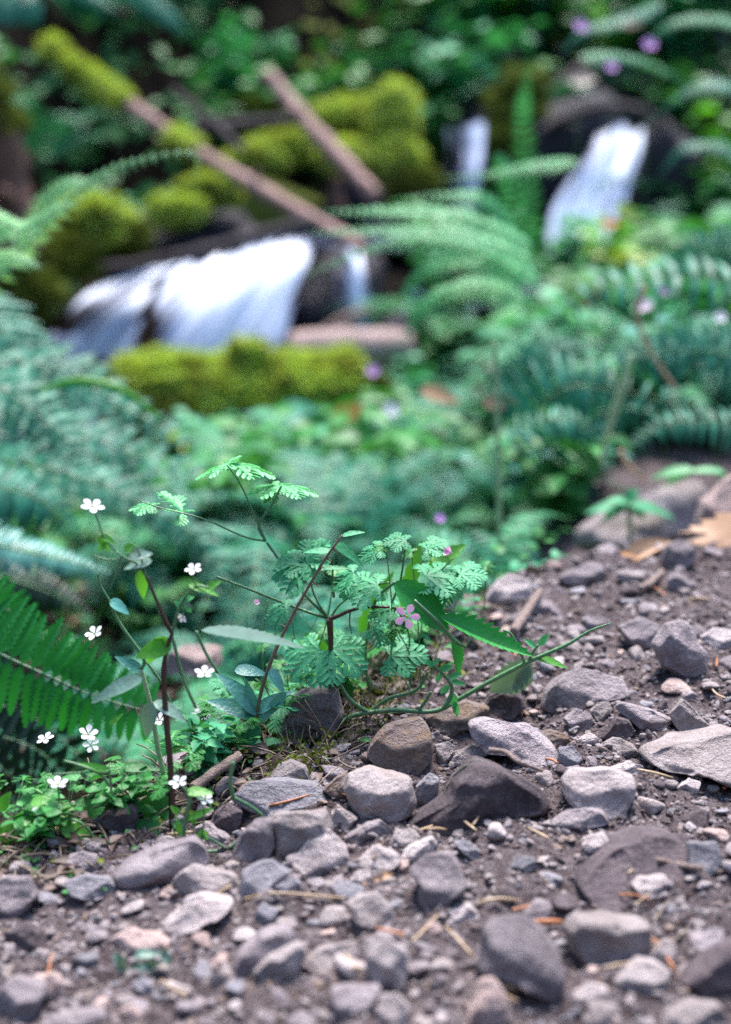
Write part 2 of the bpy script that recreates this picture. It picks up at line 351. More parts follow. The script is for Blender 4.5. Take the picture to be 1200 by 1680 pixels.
for nm, msk, mt in (('trail', istr, 'trail'), ('creek_bank', ~istr & ~ishill, 'bank'), ('hillside_and_rear_blocker', ishill, 'hill')):
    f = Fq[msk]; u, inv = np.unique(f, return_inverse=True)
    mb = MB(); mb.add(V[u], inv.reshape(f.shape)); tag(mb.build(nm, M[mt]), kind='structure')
def gz(x, y): return float(H(np.array([x]), np.array([y]))[0])
# ------------------------------------------------------------------ traced rocks
def poly_r(poly, th):
    P = np.asarray(poly, float); Q = np.roll(P, -1, 0); out = np.zeros(len(th))
    d = np.stack([np.cos(th), np.sin(th)], -1)
    for a, b in zip(P, Q):
        e = b-a; den = d[:, 0]*e[1]-d[:, 1]*e[0]; den = np.where(abs(den) < 1e-9, 1e-9, den)
        t = (a[0]*e[1]-a[1]*e[0])/den; s = (a[0]*d[:, 1]-a[1]*d[:, 0])/den
        ok = (t > 0) & (s >= -1e-6) & (s <= 1+1e-6); out = np.where(ok, np.maximum(out, t), out)
    return out
RT_TAB = np.linspace(-np.pi, np.pi, 361)
placed = []     # footprints (x, y, r) of traced rocks
def rock(poly, matk, label, ridge=None, dep=1.0, Yb=None, sub=4, name='rock', rough=1.0, top=1.15, front=.22, seed=None, group='loose rocks lying on the trail', sink=.0, soft=.22, cat='rock'):
    P = np.asarray(poly, float); x0, y0 = P.min(0); x1, y1 = P.max(0); c = np.array([(x0+x1)/2, (y0+y1)/2])
    seed = seed or int(c[0]*7+c[1]*13) % 9973; r = np.random.default_rng(seed)
    low = P[np.argmax(P[:, 1])]
    G = ghit((low[0]+c[0])/2, y1-(y1-y0)*.05) if Yb is None else at(c[0], y1, Yb)
    s = float(np.dot(G-CAM, FW)); wpx, hpx = x1-x0, y1-y0
    Dz = .5*min(wpx, 1.7*hpx)*K*s*dep; sc_ = s+Dz*.55; m = K*sc_
    C = CAM+(FW+RT*((c[0]-600)*K)+UP*((840-c[1])*K))*sc_
    L2 = (P-c)*np.array([1, -1]); tab = poly_r(L2, RT_TAB); tab[tab <= 0] = tab[tab > 0].mean()
    ker = np.ones(7)/7; tab = np.convolve(np.concatenate([tab[-10:], tab, tab[:10]]), ker, 'same')[10:-10]
    Vs, F = ICO[sub]; th = np.arctan2(Vs[:, 1], Vs[:, 0]); rho = np.hypot(Vs[:, 0], Vs[:, 1])
    rr = np.interp(th, RT_TAB, tab)*m*1.015
    q = rho**.85; x = rr*q*np.cos(th); y = rr*q*np.sin(th); z = np.sign(Vs[:, 2])*Dz*np.clip(1-rho**4.5, 0, 1)**.6
    hw, hh = wpx*m/2, hpx*m/2
    if ridge is None: ridge = (r.uniform(-.25, .1), r.uniform(-.25, .25))
    yr = (ridge[0]*hh+ridge[1]*x); zf = Dz*.82
    sx1, sx2 = r.uniform(.0, .55), r.uniform(.0, .55); xr = r.uniform(-.5, .5)*hw
    kk = soft*Dz*.12+1e-6
    def smin(a, b): h = np.clip(.5+.5*(b-a)/kk/4, 0, 1); return b*(1-h)+a*h-kk*4*h*(1-h)*.5
    te = np.minimum(top, .9*zf/np.maximum(hh-yr, hh*.15))
    lim = smin(zf-te*(y-yr), zf-front*(yr-y))
    lim = smin(lim, zf*1.02-sx1*(x-xr)); lim = smin(lim, zf*1.02+sx2*(x-xr))
    zc = np.where(z > 0, np.where(lim > -Dz*.4, smin(z, lim), z*.1), z)
    Pn = nrm(r.normal(size=(22, 3))); hp = r.uniform(.76, .97, 22); qq = hp/np.maximum(Vs@Pn.T, .05)
    fac = -np.log(np.exp(-40*np.minimum(qq, 3)).sum(1)+np.exp(-40*1.03))/40
    P3 = np.stack([x*(.35+.65*fac), y*(.35+.65*fac), zc*fac], -1)*np.array([1.05, 1.05, 1])
    sz = (hw+hh)/2
    nn = fbm(P3/sz*1.7+seed, 3, seed % 60); n2 = fbm(P3/sz*6+seed, 3, seed % 50+3)
    nv = nrm(P3*np.array([1, 1, 1.3]))
    ridg = 1-abs(fbm(P3/sz*2.6+seed*1.3, 2, seed % 40+5))*2.2
    P3 = P3+nv*(sz*rough*(.05*nn+.022*n2-.035*np.clip(ridg-.6, 0, 1)))[:, None]*np.array([.5, .5, 1.6])
    W = C+P3[:, :1]*RT+P3[:, 1:2]*UP-P3[:, 2:3]*FW
    base = np.array([C[0], C[1], W[:, 2].min()])
    mb = MB(); mb.add(W, F); o = mb.build(name, M[matk], loc=base); tag(o, label, cat, group)
    placed.append((C[0], C[1], hw, max(Dz, hh*.5), c[0], c[1], wpx/2, hpx/2, label)); return o
ROCKS = [
([(597,1239),(605,1220),(635,1192),(690,1177),(702,1190),(713,1223),(712,1245),(685,1268),(655,1270),(615,1258)],'brown','chunky brown rock with a sharp peak just below the creeping green stem',(.0,.12)),
([(556,1290),(575,1270),(602,1260),(645,1265),(670,1275),(681,1315),(668,1340),(642,1352),(595,1350),(572,1325)],'tan','big blocky beige rock right below the peaked brown rock',(.25,-.1)),
([(683,1290),(705,1270),(720,1278),(720,1300),(710,1322),(685,1328),(681,1310)],'blue','upright blue-grey slab leaning between beige block and mossy slab',(.5,0)),
([(655,1355),(700,1330),(730,1305),(738,1275),(775,1245),(815,1250),(850,1275),(885,1300),(895,1330),(800,1342),(720,1362)],'dark','largest dark slab with a tilted face, twig lying on it',(.45,-.2)),
([(728,1312),(742,1270),(772,1247),(812,1252),(815,1262),(775,1295)],'mossy','grey tilted stone streaked with green moss atop the dark slab',(.2,.2),dict(Yb=.965,dep=.5)),
([(695,1175),(730,1155),(760,1150),(800,1160),(795,1185),(760,1198),(735,1208),(705,1198)],'brown','brown rock tucked behind the peaked rock under the green stem',None),
([(714,1222),(735,1217),(750,1222),(738,1240),(725,1260),(716,1252)],'pale','narrow pale wedge stone right of the peaked brown rock',None),
([(732,1248),(748,1232),(770,1224),(802,1231),(800,1238),(775,1242),(750,1258),(735,1258)],'tan','thin flat tan stone arching above the mossy slab',(.2,0)),
([(772,1185),(800,1180),(870,1187),(885,1200),(905,1225),(914,1250),(900,1260),(850,1252),(830,1234),(795,1232),(775,1210)],'mauve','wide pale grey rock in two humps above the dark slab',(-.3,-.3)),
([(908,1260),(918,1228),(940,1225),(957,1245),(945,1260)],'blue','small blue-grey angular stone beside the two-humped rock',None),
([(563,1372),(600,1352),(625,1343),(645,1360),(642,1378),(605,1382),(570,1384)],'mauve','low wedge-shaped stone under the big beige block',(.1,.25)),
([(640,1383),(650,1362),(672,1358),(690,1372),(685,1385),(660,1395),(642,1390)],'tan','small rounded tan stone below right of the beige block',None),
([(656,1405),(670,1388),(710,1373),(718,1385),(712,1400),(690,1412),(665,1416)],'pale','elongated pale stone slanting up in the middle gravel',(.0,.3)),
([(467,1402),(490,1396),(512,1370),(523,1361),(537,1361),(553,1372),(570,1387),(574,1400),(572,1423),(553,1437),(510,1450),(497,1430),(477,1412)],'pale','pale star-cornered rock leaning on a bigger grey rock',(-.5,0)),
([(445,1343),(463,1333),(487,1328),(533,1332),(549,1357),(545,1385),(500,1410),(467,1420),(452,1417),(447,1393)],'tan','tall grey-tan rock behind the star-cornered pale rock',(.55,.1)),
([(385,1400),(395,1365),(420,1345),(446,1343),(452,1390),(440,1412),(410,1417)],'mauve','shadowed rock with a grass loop in front of it',(.6,0)),
([(285,1443),(297,1430),(320,1420),(387,1433),(396,1450),(393,1467),(377,1479),(340,1474),(300,1472),(288,1457)],'pale','flat-topped pale rock, upper one of a stacked pair',(-.05,0)),
([(268,1523),(272,1510),(297,1490),(307,1473),(327,1468),(350,1473),(377,1477),(381,1485),(360,1503),(333,1515),(300,1532),(280,1535)],'pale','pale tilted rock, lower one of a stacked pair',(-.55,.35)),
([(393,1457),(400,1430),(433,1413),(447,1413),(475,1430),(467,1443),(433,1462),(407,1470),(395,1467)],'blue','bluish flat rock right of the stacked pale pair',(-.4,.2)),
([(453,1453),(477,1437),(493,1447),(498,1463),(487,1475),(467,1467)],'blue','small bluish stone under the star-cornered rock',None),
([(417,1477),(438,1457),(455,1467),(453,1479),(433,1485),(418,1482)],'tan','small round tan pebble above the long straw',None),
([(417,1500),(430,1483),(457,1493),(455,1510),(430,1519)],'blue','blue pebble just below the long straw',None),
([(180,1433),(200,1413),(250,1393),(323,1370),(342,1387),(347,1412),(305,1427),(285,1442),(240,1457),(195,1452)],'mauve','long dark-fronted slab rising to the right at the plants edge',(.0,.22)),
([(152,1348),(180,1327),(217,1318),(224,1330),(223,1362),(203,1367),(167,1365)],'dark','small dark angular rock among the green leaves at left',(.4,.15)),
([(383,1307),(407,1283),(433,1277),(483,1280),(523,1285),(547,1307),(543,1320),(483,1324),(463,1327),(437,1342),(410,1329)],'blue','wide blue-grey flat rock at the plants edge',(-.5,0)),
([(430,1285),(460,1253),(477,1248),(500,1257),(510,1277),(520,1288),(480,1290)],'tan','rounded tan rock behind the wide blue-grey rock',None),
([(340,1368),(352,1330),(375,1316),(398,1330),(393,1367),(370,1373)],'dark','dark red-brown rock under the short broken stick',(.3,0)),
([(322,1358),(340,1350),(378,1373),(378,1383),(340,1390)],'mauve','small smooth slab beneath the green tangle',(.0,-.3)),
([(543,1350),(552,1318),(562,1325),(587,1342),(575,1362),(550,1368)],'tan','small pointed stone left of the beige block',None),
([(528,1295),(555,1272),(572,1264),(563,1290),(578,1322),(556,1318)],'brown','brown stone peeping out left of the beige block',None),
([(892,1160),(900,1130),(925,1105),(950,1095),(1025,1110),(1033,1140),(1000,1145),(960,1167),(910,1170)],'mauve','broad layered grey slab on the upper right slope',(-.4,.1)),
([(925,1177),(947,1164),(967,1168),(978,1183),(967,1197),(947,1201),(930,1190)],'mauve','smooth oval stone under the layered slab',(-.1,0)),
([(968,1167),(980,1152),(1000,1153),(1004,1163),(992,1189),(977,1182)],'tan','small tan block right of the oval stone',None),
([(1003,1158),(1013,1148),(1053,1158),(1093,1175),(1107,1183),(1087,1201),(1060,1203),(1030,1182)],'mauve','long grey stone slanting down to the right, dark underneath',(-.2,-.3)),
([(1097,1170),(1120,1147),(1143,1167),(1163,1190),(1147,1205),(1120,1210),(1107,1190)],'tan','pyramid-shaped tan stone at the end of the slanting stone',(.1,-.3)),
([(985,1210),(1010,1175),(1030,1180),(1042,1200),(1030,1214)],'dark','dark stone in the shade below the slanting stone',(.4,0)),
([(1045,1240),(1055,1228),(1100,1215),(1150,1205),(1215,1195),(1215,1295),(1150,1267),(1113,1259),(1073,1257)],'tan','huge smooth earth-coloured slab half buried at the right edge',(-.5,.05),dict(dep=1.5)),
([(922,1283),(933,1268),(950,1262),(1000,1263),(1040,1275),(1047,1287),(1047,1307),(1017,1337),(1000,1342),(973,1329),(940,1322),(927,1307)],'pale','biggest pale boulder with flat top at right centre',(.15,.0)),
([(903,1350),(933,1330),(960,1325),(987,1330),(999,1348),(980,1355),(947,1365),(910,1363)],'mauve','low mauve stone just below the flat-topped boulder',(.0,.1)),
([(953,1387),(967,1370),(993,1368),(1004,1380),(1000,1397),(980,1400),(958,1394)],'pale','pale rounded stone, second below the flat-topped boulder',None),
([(882,1203),(903,1198),(933,1205),(938,1220),(917,1229),(893,1219)],'brown','brown oblong stone behind the blue-grey angular stone',None),
([(988,1219),(1007,1208),(1040,1220),(1048,1237),(1033,1248),(1007,1237)],'tan','tan slanting stone left of the half-buried slab',None),
([(998,1262),(1033,1248),(1057,1257),(1052,1275),(1033,1275)],'pale','white-topped stone touching the flat-topped boulder',None),
([(1110,1293),(1133,1277),(1150,1283),(1142,1302),(1120,1300)],'pale','small whitish stone below the half-buried slab',None),
([(1073,1057),(1083,1040),(1093,1022),(1120,1018),(1137,1030),(1160,1073),(1153,1100),(1133,1121),(1113,1110),(1087,1092)],'mauve','tall kite-shaped rock with a dark left face on the upper slope',(.3,-.7)),
([(1013,1027),(1053,1013),(1083,1023),(1082,1047),(1073,1069),(1047,1070),(1033,1059)],'mauve','flat dusty rock left of the kite-shaped rock',None),
([(1087,920),(1093,892),(1117,887),(1140,900),(1143,923),(1120,939),(1097,938)],'mauve','rounded grey rock on top of the crest before the brown leaves',(.1,0)),
([(913,947),(933,937),(967,923),(987,927),(994,940),(987,961),(947,962),(923,958)],'mauve','grey rock on the crest left of the brown leaves',(-.1,.15)),
([(1005,943),(1020,933),(1060,938),(1050,951),(1023,958)],'pale','flat light stone below the curled brown leaves',None),
([(1097,950),(1107,940),(1133,947),(1144,960),(1130,969),(1100,968)],'mauve','small grey stone under the crest rock',None),
([(795,985),(817,948),(835,940),(868,952),(874,985),(845,997),(810,995)],'pale','large pale blurred rock at the left end of the crest',(-.1,.1)),
([(732,997),(745,987),(775,988),(792,1002),(765,1014),(740,1012)],'mauve','low grey rock behind the big serrated leaf',None),
([(952,1015),(967,1008),(1000,1018),(1003,1033),(975,1037),(955,1030)],'mauve','low dusty stone in the middle of the upper slope',None),
([(952,1016),(975,1011),(1002,1015),(980,1022)],'pale','thin white flake of stone on the upper slope',None),
([(570,1482),(587,1472),(617,1468),(640,1483),(648,1500),(633,1523),(607,1529),(587,1513)],'tan','rounded beige rock in the lower middle below the gravel',(-.4,0)),
([(502,1572),(523,1557),(580,1545),(591,1573),(577,1590),(533,1595),(510,1589)],'pale','bean-shaped white-grey rock in the lower middle',(-.6,.1)),
([(598,1557),(607,1540),(640,1537),(667,1560),(672,1587),(663,1615),(633,1625),(613,1609),(600,1587)],'pale','cube-like rock with bright top and dark front in the lower middle',(.05,0)),
([(612,1655),(627,1633),(653,1633),(671,1653),(670,1695),(627,1695)],'pale','smooth pale stone cut by the bottom border below the cube-like rock',None),
([(383,1580),(390,1560),(423,1533),(467,1517),(487,1533),(492,1550),(450,1568),(420,1590),(400,1602)],'mauve','dull grey rock, rear one of two overlapping lumps at lower left centre',(.3,.4)),
([(420,1592),(440,1567),(490,1545),(504,1560),(500,1580),(487,1609),(467,1617),(430,1604)],'tan','brownish rock, front one of two overlapping lumps at lower left centre',(.3,.3)),
([(543,1625),(583,1617),(625,1620),(613,1637),(560,1669),(543,1655)],'mauve','flat dark wedge slab near the bottom centre',None),
([(588,1413),(600,1397),(623,1387),(650,1397),(659,1413),(632,1435),(610,1432)],'pale','pale pentagon-shaped rock right of the star-cornered rock',(-.3,0)),
([(572,1445),(588,1427),(607,1430),(611,1445),(590,1454)],'pale','small pale stone below the pentagon-shaped rock',None),
([(637,1424),(653,1411),(671,1412),(671,1428),(653,1435)],'pink','small pinkish pebble right of the pentagon-shaped rock',None),
([(668,1427),(700,1403),(743,1400),(757,1423),(765,1450),(745,1468),(733,1492),(707,1495),(690,1487),(685,1450)],'mauve','grey rock with two dark hollows at its foot in the centre',(-.1,-.1)),
([(710,1507),(733,1497),(770,1482),(785,1500),(773,1515),(747,1522),(720,1519)],'pale','pale knobbly stone below the hollow-footed rock',(-.2,.3)),
([(745,1382),(765,1377),(789,1395),(785,1411),(765,1405)],'blue','blue-white stone slanting in the middle gravel',None),
([(795,1560),(797,1525),(820,1508),(860,1507),(885,1525),(915,1560),(932,1590),(933,1625),(925,1652),(900,1642),(860,1614),(830,1604),(785,1588)],'mauve','large blurred grey boulder in the lower right, sloping to the right',(.0,-.35)),
([(925,1520),(945,1500),(985,1500),(1065,1512),(1072,1545),(1060,1577),(1000,1590),(955,1584),(935,1552)],'tan','wide blurred earth-grey rock in the lower right with an upright face',(.6,0)),
([(1005,1609),(1027,1583),(1047,1576),(1083,1580),(1098,1593),(1093,1622),(1053,1630),(1017,1622)],'pale','bright smooth rock below the wide earth-grey rock',(.05,0)),
([(760,1690),(775,1640),(790,1608),(810,1603),(830,1623),(838,1665),(832,1695)],'pink','pinkish egg-shaped rock at the bottom border',(.0,0)),
([(938,1632),(967,1613),(993,1617),(998,1633),(973,1645),(950,1647)],'pale','small pale stone left of the bright smooth rock',None),
([(1033,1450),(1050,1440),(1090,1437),(1098,1450),(1080,1477),(1047,1469)],'pale','white-topped wedge stone near the right border',(.1,0)),
([(1127,1405),(1130,1382),(1175,1383),(1184,1410),(1165,1435),(1128,1427)],'blue','flat blue-grey square stone near the right border',(-.7,0)),
([(1077,1490),(1100,1480),(1129,1487),(1113,1499),(1087,1502)],'blue','thin bluish flake stone by the crossed orange needles',None),
([(873,1447),(893,1430),(924,1440),(917,1455),(887,1454)],'blue','small blue-grey peak stone in the right gravel',None),
([(1063,1572),(1090,1543),(1109,1547),(1109,1575),(1087,1587)],'pale','pale stone leaning behind the bright smooth rock',None),
([(1113,1562),(1140,1535),(1182,1530),(1187,1552),(1150,1574)],'mauve','grey stone at lower right near the border',None),
([(1110,1615),(1160,1570),(1215,1540),(1215,1620),(1150,1640)],'dark','dark sloping rock cut by the right border near the bottom',(.2,.3)),
([(1080,1690),(1090,1660),(1130,1645),(1180,1650),(1200,1695)],'tan','earth-coloured rock at the bottom right corner',None),
([(958,1672),(985,1645),(1000,1653),(1003,1695),(960,1695)],'pale','grey stone touching the bottom border at right',None),
([(913,1669),(947,1645),(961,1650),(947,1665),(920,1682)],'blue','slim bluish stone slanting near the bottom border',None),
([(-12,1640),(10,1613),(23,1606),(73,1615),(76,1630),(63,1662),(33,1679),(-12,1679)],'mauve','square grey rock in the bottom left corner',(.3,0)),
([(73,1600),(87,1594),(100,1603),(104,1627),(97,1649),(80,1645)],'pink','pinkish finger-shaped stone by the corner rock',None),
([(-12,1450),(10,1440),(50,1437),(62,1470),(40,1502),(-5,1504)],'mauve','flat grey slab at the left border below the plants',(-.5,0)),
([(103,1425),(112,1405),(135,1397),(160,1402),(167,1425),(150,1442),(120,1442)],'mauve','knobbly grey rock left of the long slab',None),
([(108,1447),(140,1436),(180,1440),(202,1463),(187,1482),(150,1477),(115,1467)],'blue','half-buried bluish rock left of the stacked pale pair',(-.3,0)),
([(176,1545),(213,1525),(260,1532),(285,1553),(253,1565),(207,1560)],'pink','flat pinkish stone above the crumpled green leaf',(-.4,0)),
([(8,1530),(43,1515),(67,1530),(74,1557),(45,1564),(12,1554)],'dark','dark rounded stone near the left border',None),
([(191,1637),(220,1632),(226,1648),(203,1656)],'pale','small whitish pebble near the bottom left',None),
([(216,1614),(233,1604),(252,1617),(240,1632)],'blue','small bluish white pebble under the crumpled leaf',None),
([(247,1632),(277,1613),(317,1617),(329,1635),(293,1652)],'pale','pale lumpy stone right of the bluish white pebble',None),
([(260,1467),(277,1452),(289,1463),(275,1479)],'pink','tiny pinkish round pebble left of the stacked pair',None),
([(85,1667),(150,1655),(177,1665),(172,1695),(90,1695)],'mauve','low grey rock on the bottom border at left',None),
([(462,1215),(465,1175),(480,1140),(533,1123),(553,1133),(562,1173),(545,1202),(500,1219)],'mauve','dark purplish rock standing behind the stems in the shade',(.75,0)),
([(780,1180),(800,1140),(830,1120),(850,1130),(860,1160),(840,1180)],'dark','shaded rock under the broad drooping leaves',(.3,0)),
([(860,1000),(880,980),(905,985),(915,1003),(890,1012)],'mauve','small dusty stone below the crest near the pale stick',None),
([(1150,1045),(1170,1030),(1205,1035),(1210,1060),(1170,1068)],'pale','pale stone at the right border beside the kite-shaped rock',None),
([(830,1420),(850,1405),(880,1408),(878,1425),(850,1432)],'blue','small blue pebble left of the half-sunk dark patch',None),
([(940,1432),(990,1395),(1060,1365),(1110,1378),(1135,1420),(1100,1455),(1010,1480),(955,1470)],'dark','broad dark half-sunk mound in the right gravel',(-.85,.1),dict(dep=1.6)),  # smooth mound of dark soil, built with the rock mesh
]
for rk in ROCKS:
    rock(rk[0], rk[1], rk[2], rk[3] if len(rk) > 3 else None, **(rk[4] if len(rk) > 4 else {}))
# ------------------------------------------------------------------ scattered pebbles (copies) and crumbs
protos = []
for i in range(14):
    Vv, F = stone_shape(100+i, 3, 12+i % 5, .58); protos.append((Vv, F))
pk = ['pale', 'tan', 'mauve', 'blue', 'mauve', 'dark', 'pink', 'tan', 'mauve', 'blue', 'pale']
LBL = {'pale': 'small whitish-grey pebble loose on the trail dirt', 'tan': 'small sandy tan pebble loose on the trail dirt', 'mauve': 'small purplish-grey pebble loose on the trail dirt',
       'blue': 'small blue-grey pebble loose on the trail dirt', 'dark': 'small dark brown-black pebble pressed into the trail dirt', 'pink': 'small pinkish pebble loose on the trail dirt'}
pmesh = {}
def inside_rock(x, y, r):
    for p in placed:
        if ((x-p[0])/(p[2]+r*.6))**2+((y-p[1])/(p[3]+r*.6))**2 < 1: return True
    return False
def onscreen(P):
    d = P-CAM; f = d@FW; return 600+(d@RT)/f/K, 840-(d@UP)/f/K
used_l = set()
ADJ = {'pale': 'whitish-grey', 'tan': 'sandy tan', 'mauve': 'purplish-grey', 'blue': 'blue-grey', 'dark': 'dark', 'pink': 'pinkish'}
def peb_label(k, P, rr, flat):
    px, py = onscreen(P); siz = 'tiny' if rr/K < 10 else 'small'
    for p in sorted(placed, key=lambda p: math.hypot((px-p[4])/(1+p[6]/60), py-p[5]))[:14]:
        rel = (px-p[4])/p[6], (py-p[5])/p[7]
        side = ('right of' if rel[0] > 0 else 'left of') if abs(rel[0]) > abs(rel[1]) else ('below' if rel[1] > 0 else 'above')
        for extra in ('', 'flattish ' if flat else 'roundish '):
            l = '%s %s%s pebble %s the %s' % (siz, extra, ADJ[k], side, p[8])
            l = l.replace('the the', 'the')
            if len(l.split()) <= 16 and l not in used_l: used_l.add(l); return l
    return '%s %s pebble loose on the trail dirt' % (siz, ADJ[k])
cnt = 0; peb = []
rg = np.random.default_rng(77); tries = 0
while cnt < 285 and tries < 16000:
    tries += 1
    px, py = rg.uniform(-10, 1210), rg.uniform(890, 1690)
    G = ghit(px, py); x, y = G[0], G[1]; d = y-np.interp(x, EX, EY)
    if y-np.interp(x, DX, DY) > .02: continue
    rr = (rg.uniform(20, 34) if cnt < 70 else rg.uniform(12, 22) if cnt < 170 else rg.uniform(7, 14))*K*np.dot(G-CAM, FW)*(.6+.4*sstep(950, 1350, py))
    if inside_rock(x, y, rr) or any((x-a)**2+(y-b)**2 < (rr+c)**2*.62 for a, b, c in peb): continue
    k = pk[rg.integers(len(pk))]; s = rg.integers(14)
    if (k, s) not in pmesh:
        mb = MB(); mb.add(*protos[s]); o = mb.build('pebble', M[k], loc=(0, 0, 0)); pmesh[(k, s)] = o
    else: o = pmesh[(k, s)].copy(); col.objects.link(o)
    o.scale = (rr, rr, rr*rg.uniform(.75, 1.15)); o.rotation_euler = (rg.uniform(-.35, .35), rg.uniform(-.35, .35), rg.uniform(0, 6.28))
    o.location = (x, y, gz(x, y)+rr*.16); tag(o, peb_label(k, G, rr/np.dot(G-CAM, FW), o.scale[2] < rr*.92), 'pebble', 'small pebbles scattered over the trail'); peb.append((x, y, rr)); cnt += 1
# crumbs of gravel: uncountable
def gravel(n, name, mk, rpx, seed, dmax=.03, sub=1, ymin=880):
    r = np.random.default_rng(seed); mb = MB()
    V0 = [stone_shape(300+i, sub, 9, .6) for i in range(6)]
    px, py = r.uniform(-30, 1230, n), r.uniform(ymin, 1720, n)
    D = FW+RT*((px-600)*K)[:, None]+UP*((840-py)*K)[:, None]
    T = -CAM[2]/(D[:, 2]-SLX*D[:, 0]); P = CAM+D*T[:, None]
    x, y = P[:, 0]+r.normal(0, .004, n), P[:, 1]+r.normal(0, .01, n); d = y-np.interp(x, DX, DY); ok = (d < dmax) & (T > 0); x, y, T = x[ok], y[ok], T[ok]
    cl = fbm(np.stack([x*9, y*9, 0*x], -1), 2, seed); ok = cl > -.25; x, y, T = x[ok], y[ok], T[ok]
    z = H(x, y); n = len(x); rad = r.uniform(*rpx, n)*K*T*(.6+.8*r.random(n)**3)
    for i in range(n):
        Vv, F = V0[i % 6]; a = r.uniform(0, 6.28); c, s = math.cos(a), math.sin(a); tl = r.uniform(-.5, .5)
        Q = Vv*rad[i]; Q = np.stack([Q[:, 0]*c-Q[:, 1]*s, Q[:, 0]*s+Q[:, 1]*c, Q[:, 2]+Q[:, 0]*tl], -1)
        mb.add(Q+np.array([x[i], y[i], z[i]+rad[i]*.2]), F, r.random())
    return tag(mb.build(name, M[mk], smooth=(sub > 1)), kind='stuff')
gravel(3800, 'gravel', 'mauve', (3, 8), 1, sub=2)
gravel(1900, 'gravel', 'pale', (2.5, 7), 2, sub=2)
gravel(1500, 'gravel', 'tan', (3, 8.5), 6, sub=2)
gravel(1800, 'gravel', 'blue', (2.5, 7.5), 3, sub=2)
gravel(1100, 'gravel', 'mauve', (6, 11), 8, sub=2)
gravel(900, 'gravel', 'tan', (6, 11), 9, sub=2)
gravel(400, 'gravel', 'brown', (6, 11), 10, sub=2)
gravel(2500, 'gravel', 'dark', (2.5, 7), 7, sub=2)
gravel(15000, 'dirt_crumbs', 'trail', (1.4, 5.5), 4, sub=1)
gravel(11000, 'dirt_crumbs', 'brown', (1.0, 4.2), 5, sub=1)
# ------------------------------------------------------------------ creek, falls, logs, moss
def sheet(name, label, L, Rr, Ys, mat='water', n=60, m=44, bulge=.02, group='waterfalls', cat='waterfall', val=None, seed=1, ripple=.03, shear=0):
    """a falling sheet of water between a left and a right bank line (picture rows set the height)"""
    Lp = smooth_path([at(px, py, y) for (px, py), y in zip(L, Ys)], m); Rp = smooth_path([at(px, py, y) for (px, py), y in zip(Rr, Ys)], m)
    u = np.linspace(0, 1, n); P = Lp[:, None]*(1-u)[None, :, None]+Rp[:, None]*u[None, :, None]
    lw = np.linalg.norm(Rp-Lp, axis=1).mean(); ll = np.linalg.norm(np.diff(Lp, axis=0), axis=1).sum()
    U, Vv = np.meshgrid(u*lw/.25, np.linspace(0, 1, m)*ll/.25)
    nzv = fbm(np.stack([(U+shear*Vv)*3.5, Vv*.4, 0*U+seed], -1), 3, seed)
    P[..., 1] -= bulge*np.sin(np.pi*u)[None]**.7+ripple*nzv
    P[..., 2] += ripple*.4*nzv
    e = np.clip((np.minimum(u, 1-u)[None]+.05*nzv)*5.5, 0, 1)*np.clip(np.linspace(0, 1, m)*7+.1, 0, 1)[:, None]
    vv = (e-1)*.5
    if val is not None: vv = vv+val(np.linspace(0, 1, m)[:, None], u[None])
    q = (np.arange(m-1)[:, None]*n+np.arange(n-1)[None]); F = np.stack([q, q+1, q+n+1, q+n], -1).reshape(-1, 4)
    mb = MB(); mb.add(P, F, vv.ravel()); o = mb.build(name, M[mat], loc=P[-1].mean(0), uv=np.stack([(U+shear*Vv).ravel(), Vv.ravel()], -1))
    return tag(o, label, cat, group)
def blob(mb, c, r, seed, amp=.25, sub=3, fq=1.6, val=.5, oct=4):
    V, F = ICO[sub]; n_ = fbm(V*fq+seed*3.1, oct, seed % 40); P = V*(1+amp*n_)[:, None]*np.array(r)+np.array(c); mb.add(P, F, val); return P, F
def rock_far(px, py, wx, hx, Yv, label, mk='wet', seed=1, dep=.8, sub=4, name='boulder', group='dark wet boulders around the falls', fq=1.5, amp=.35):
    c = at(px, py, Yv); s = Yv/math.cos(PITCH)*K; mb = MB()
    Vv, F = stone_shape(seed, sub, 12, 1); Vv = Vv/np.abs(Vv).max(0)
    P = Vv*(1+.12*fbm(Vv*2.5+seed, 3, seed))[:, None]*np.array([wx/2*s, wx/2*s*dep, hx/2*s])+c; mb.add(P, F)
    return tag(mb.build(name, M[mk], loc=(c[0], c[1], P[:, 2].min())), label, 'boulder', group)
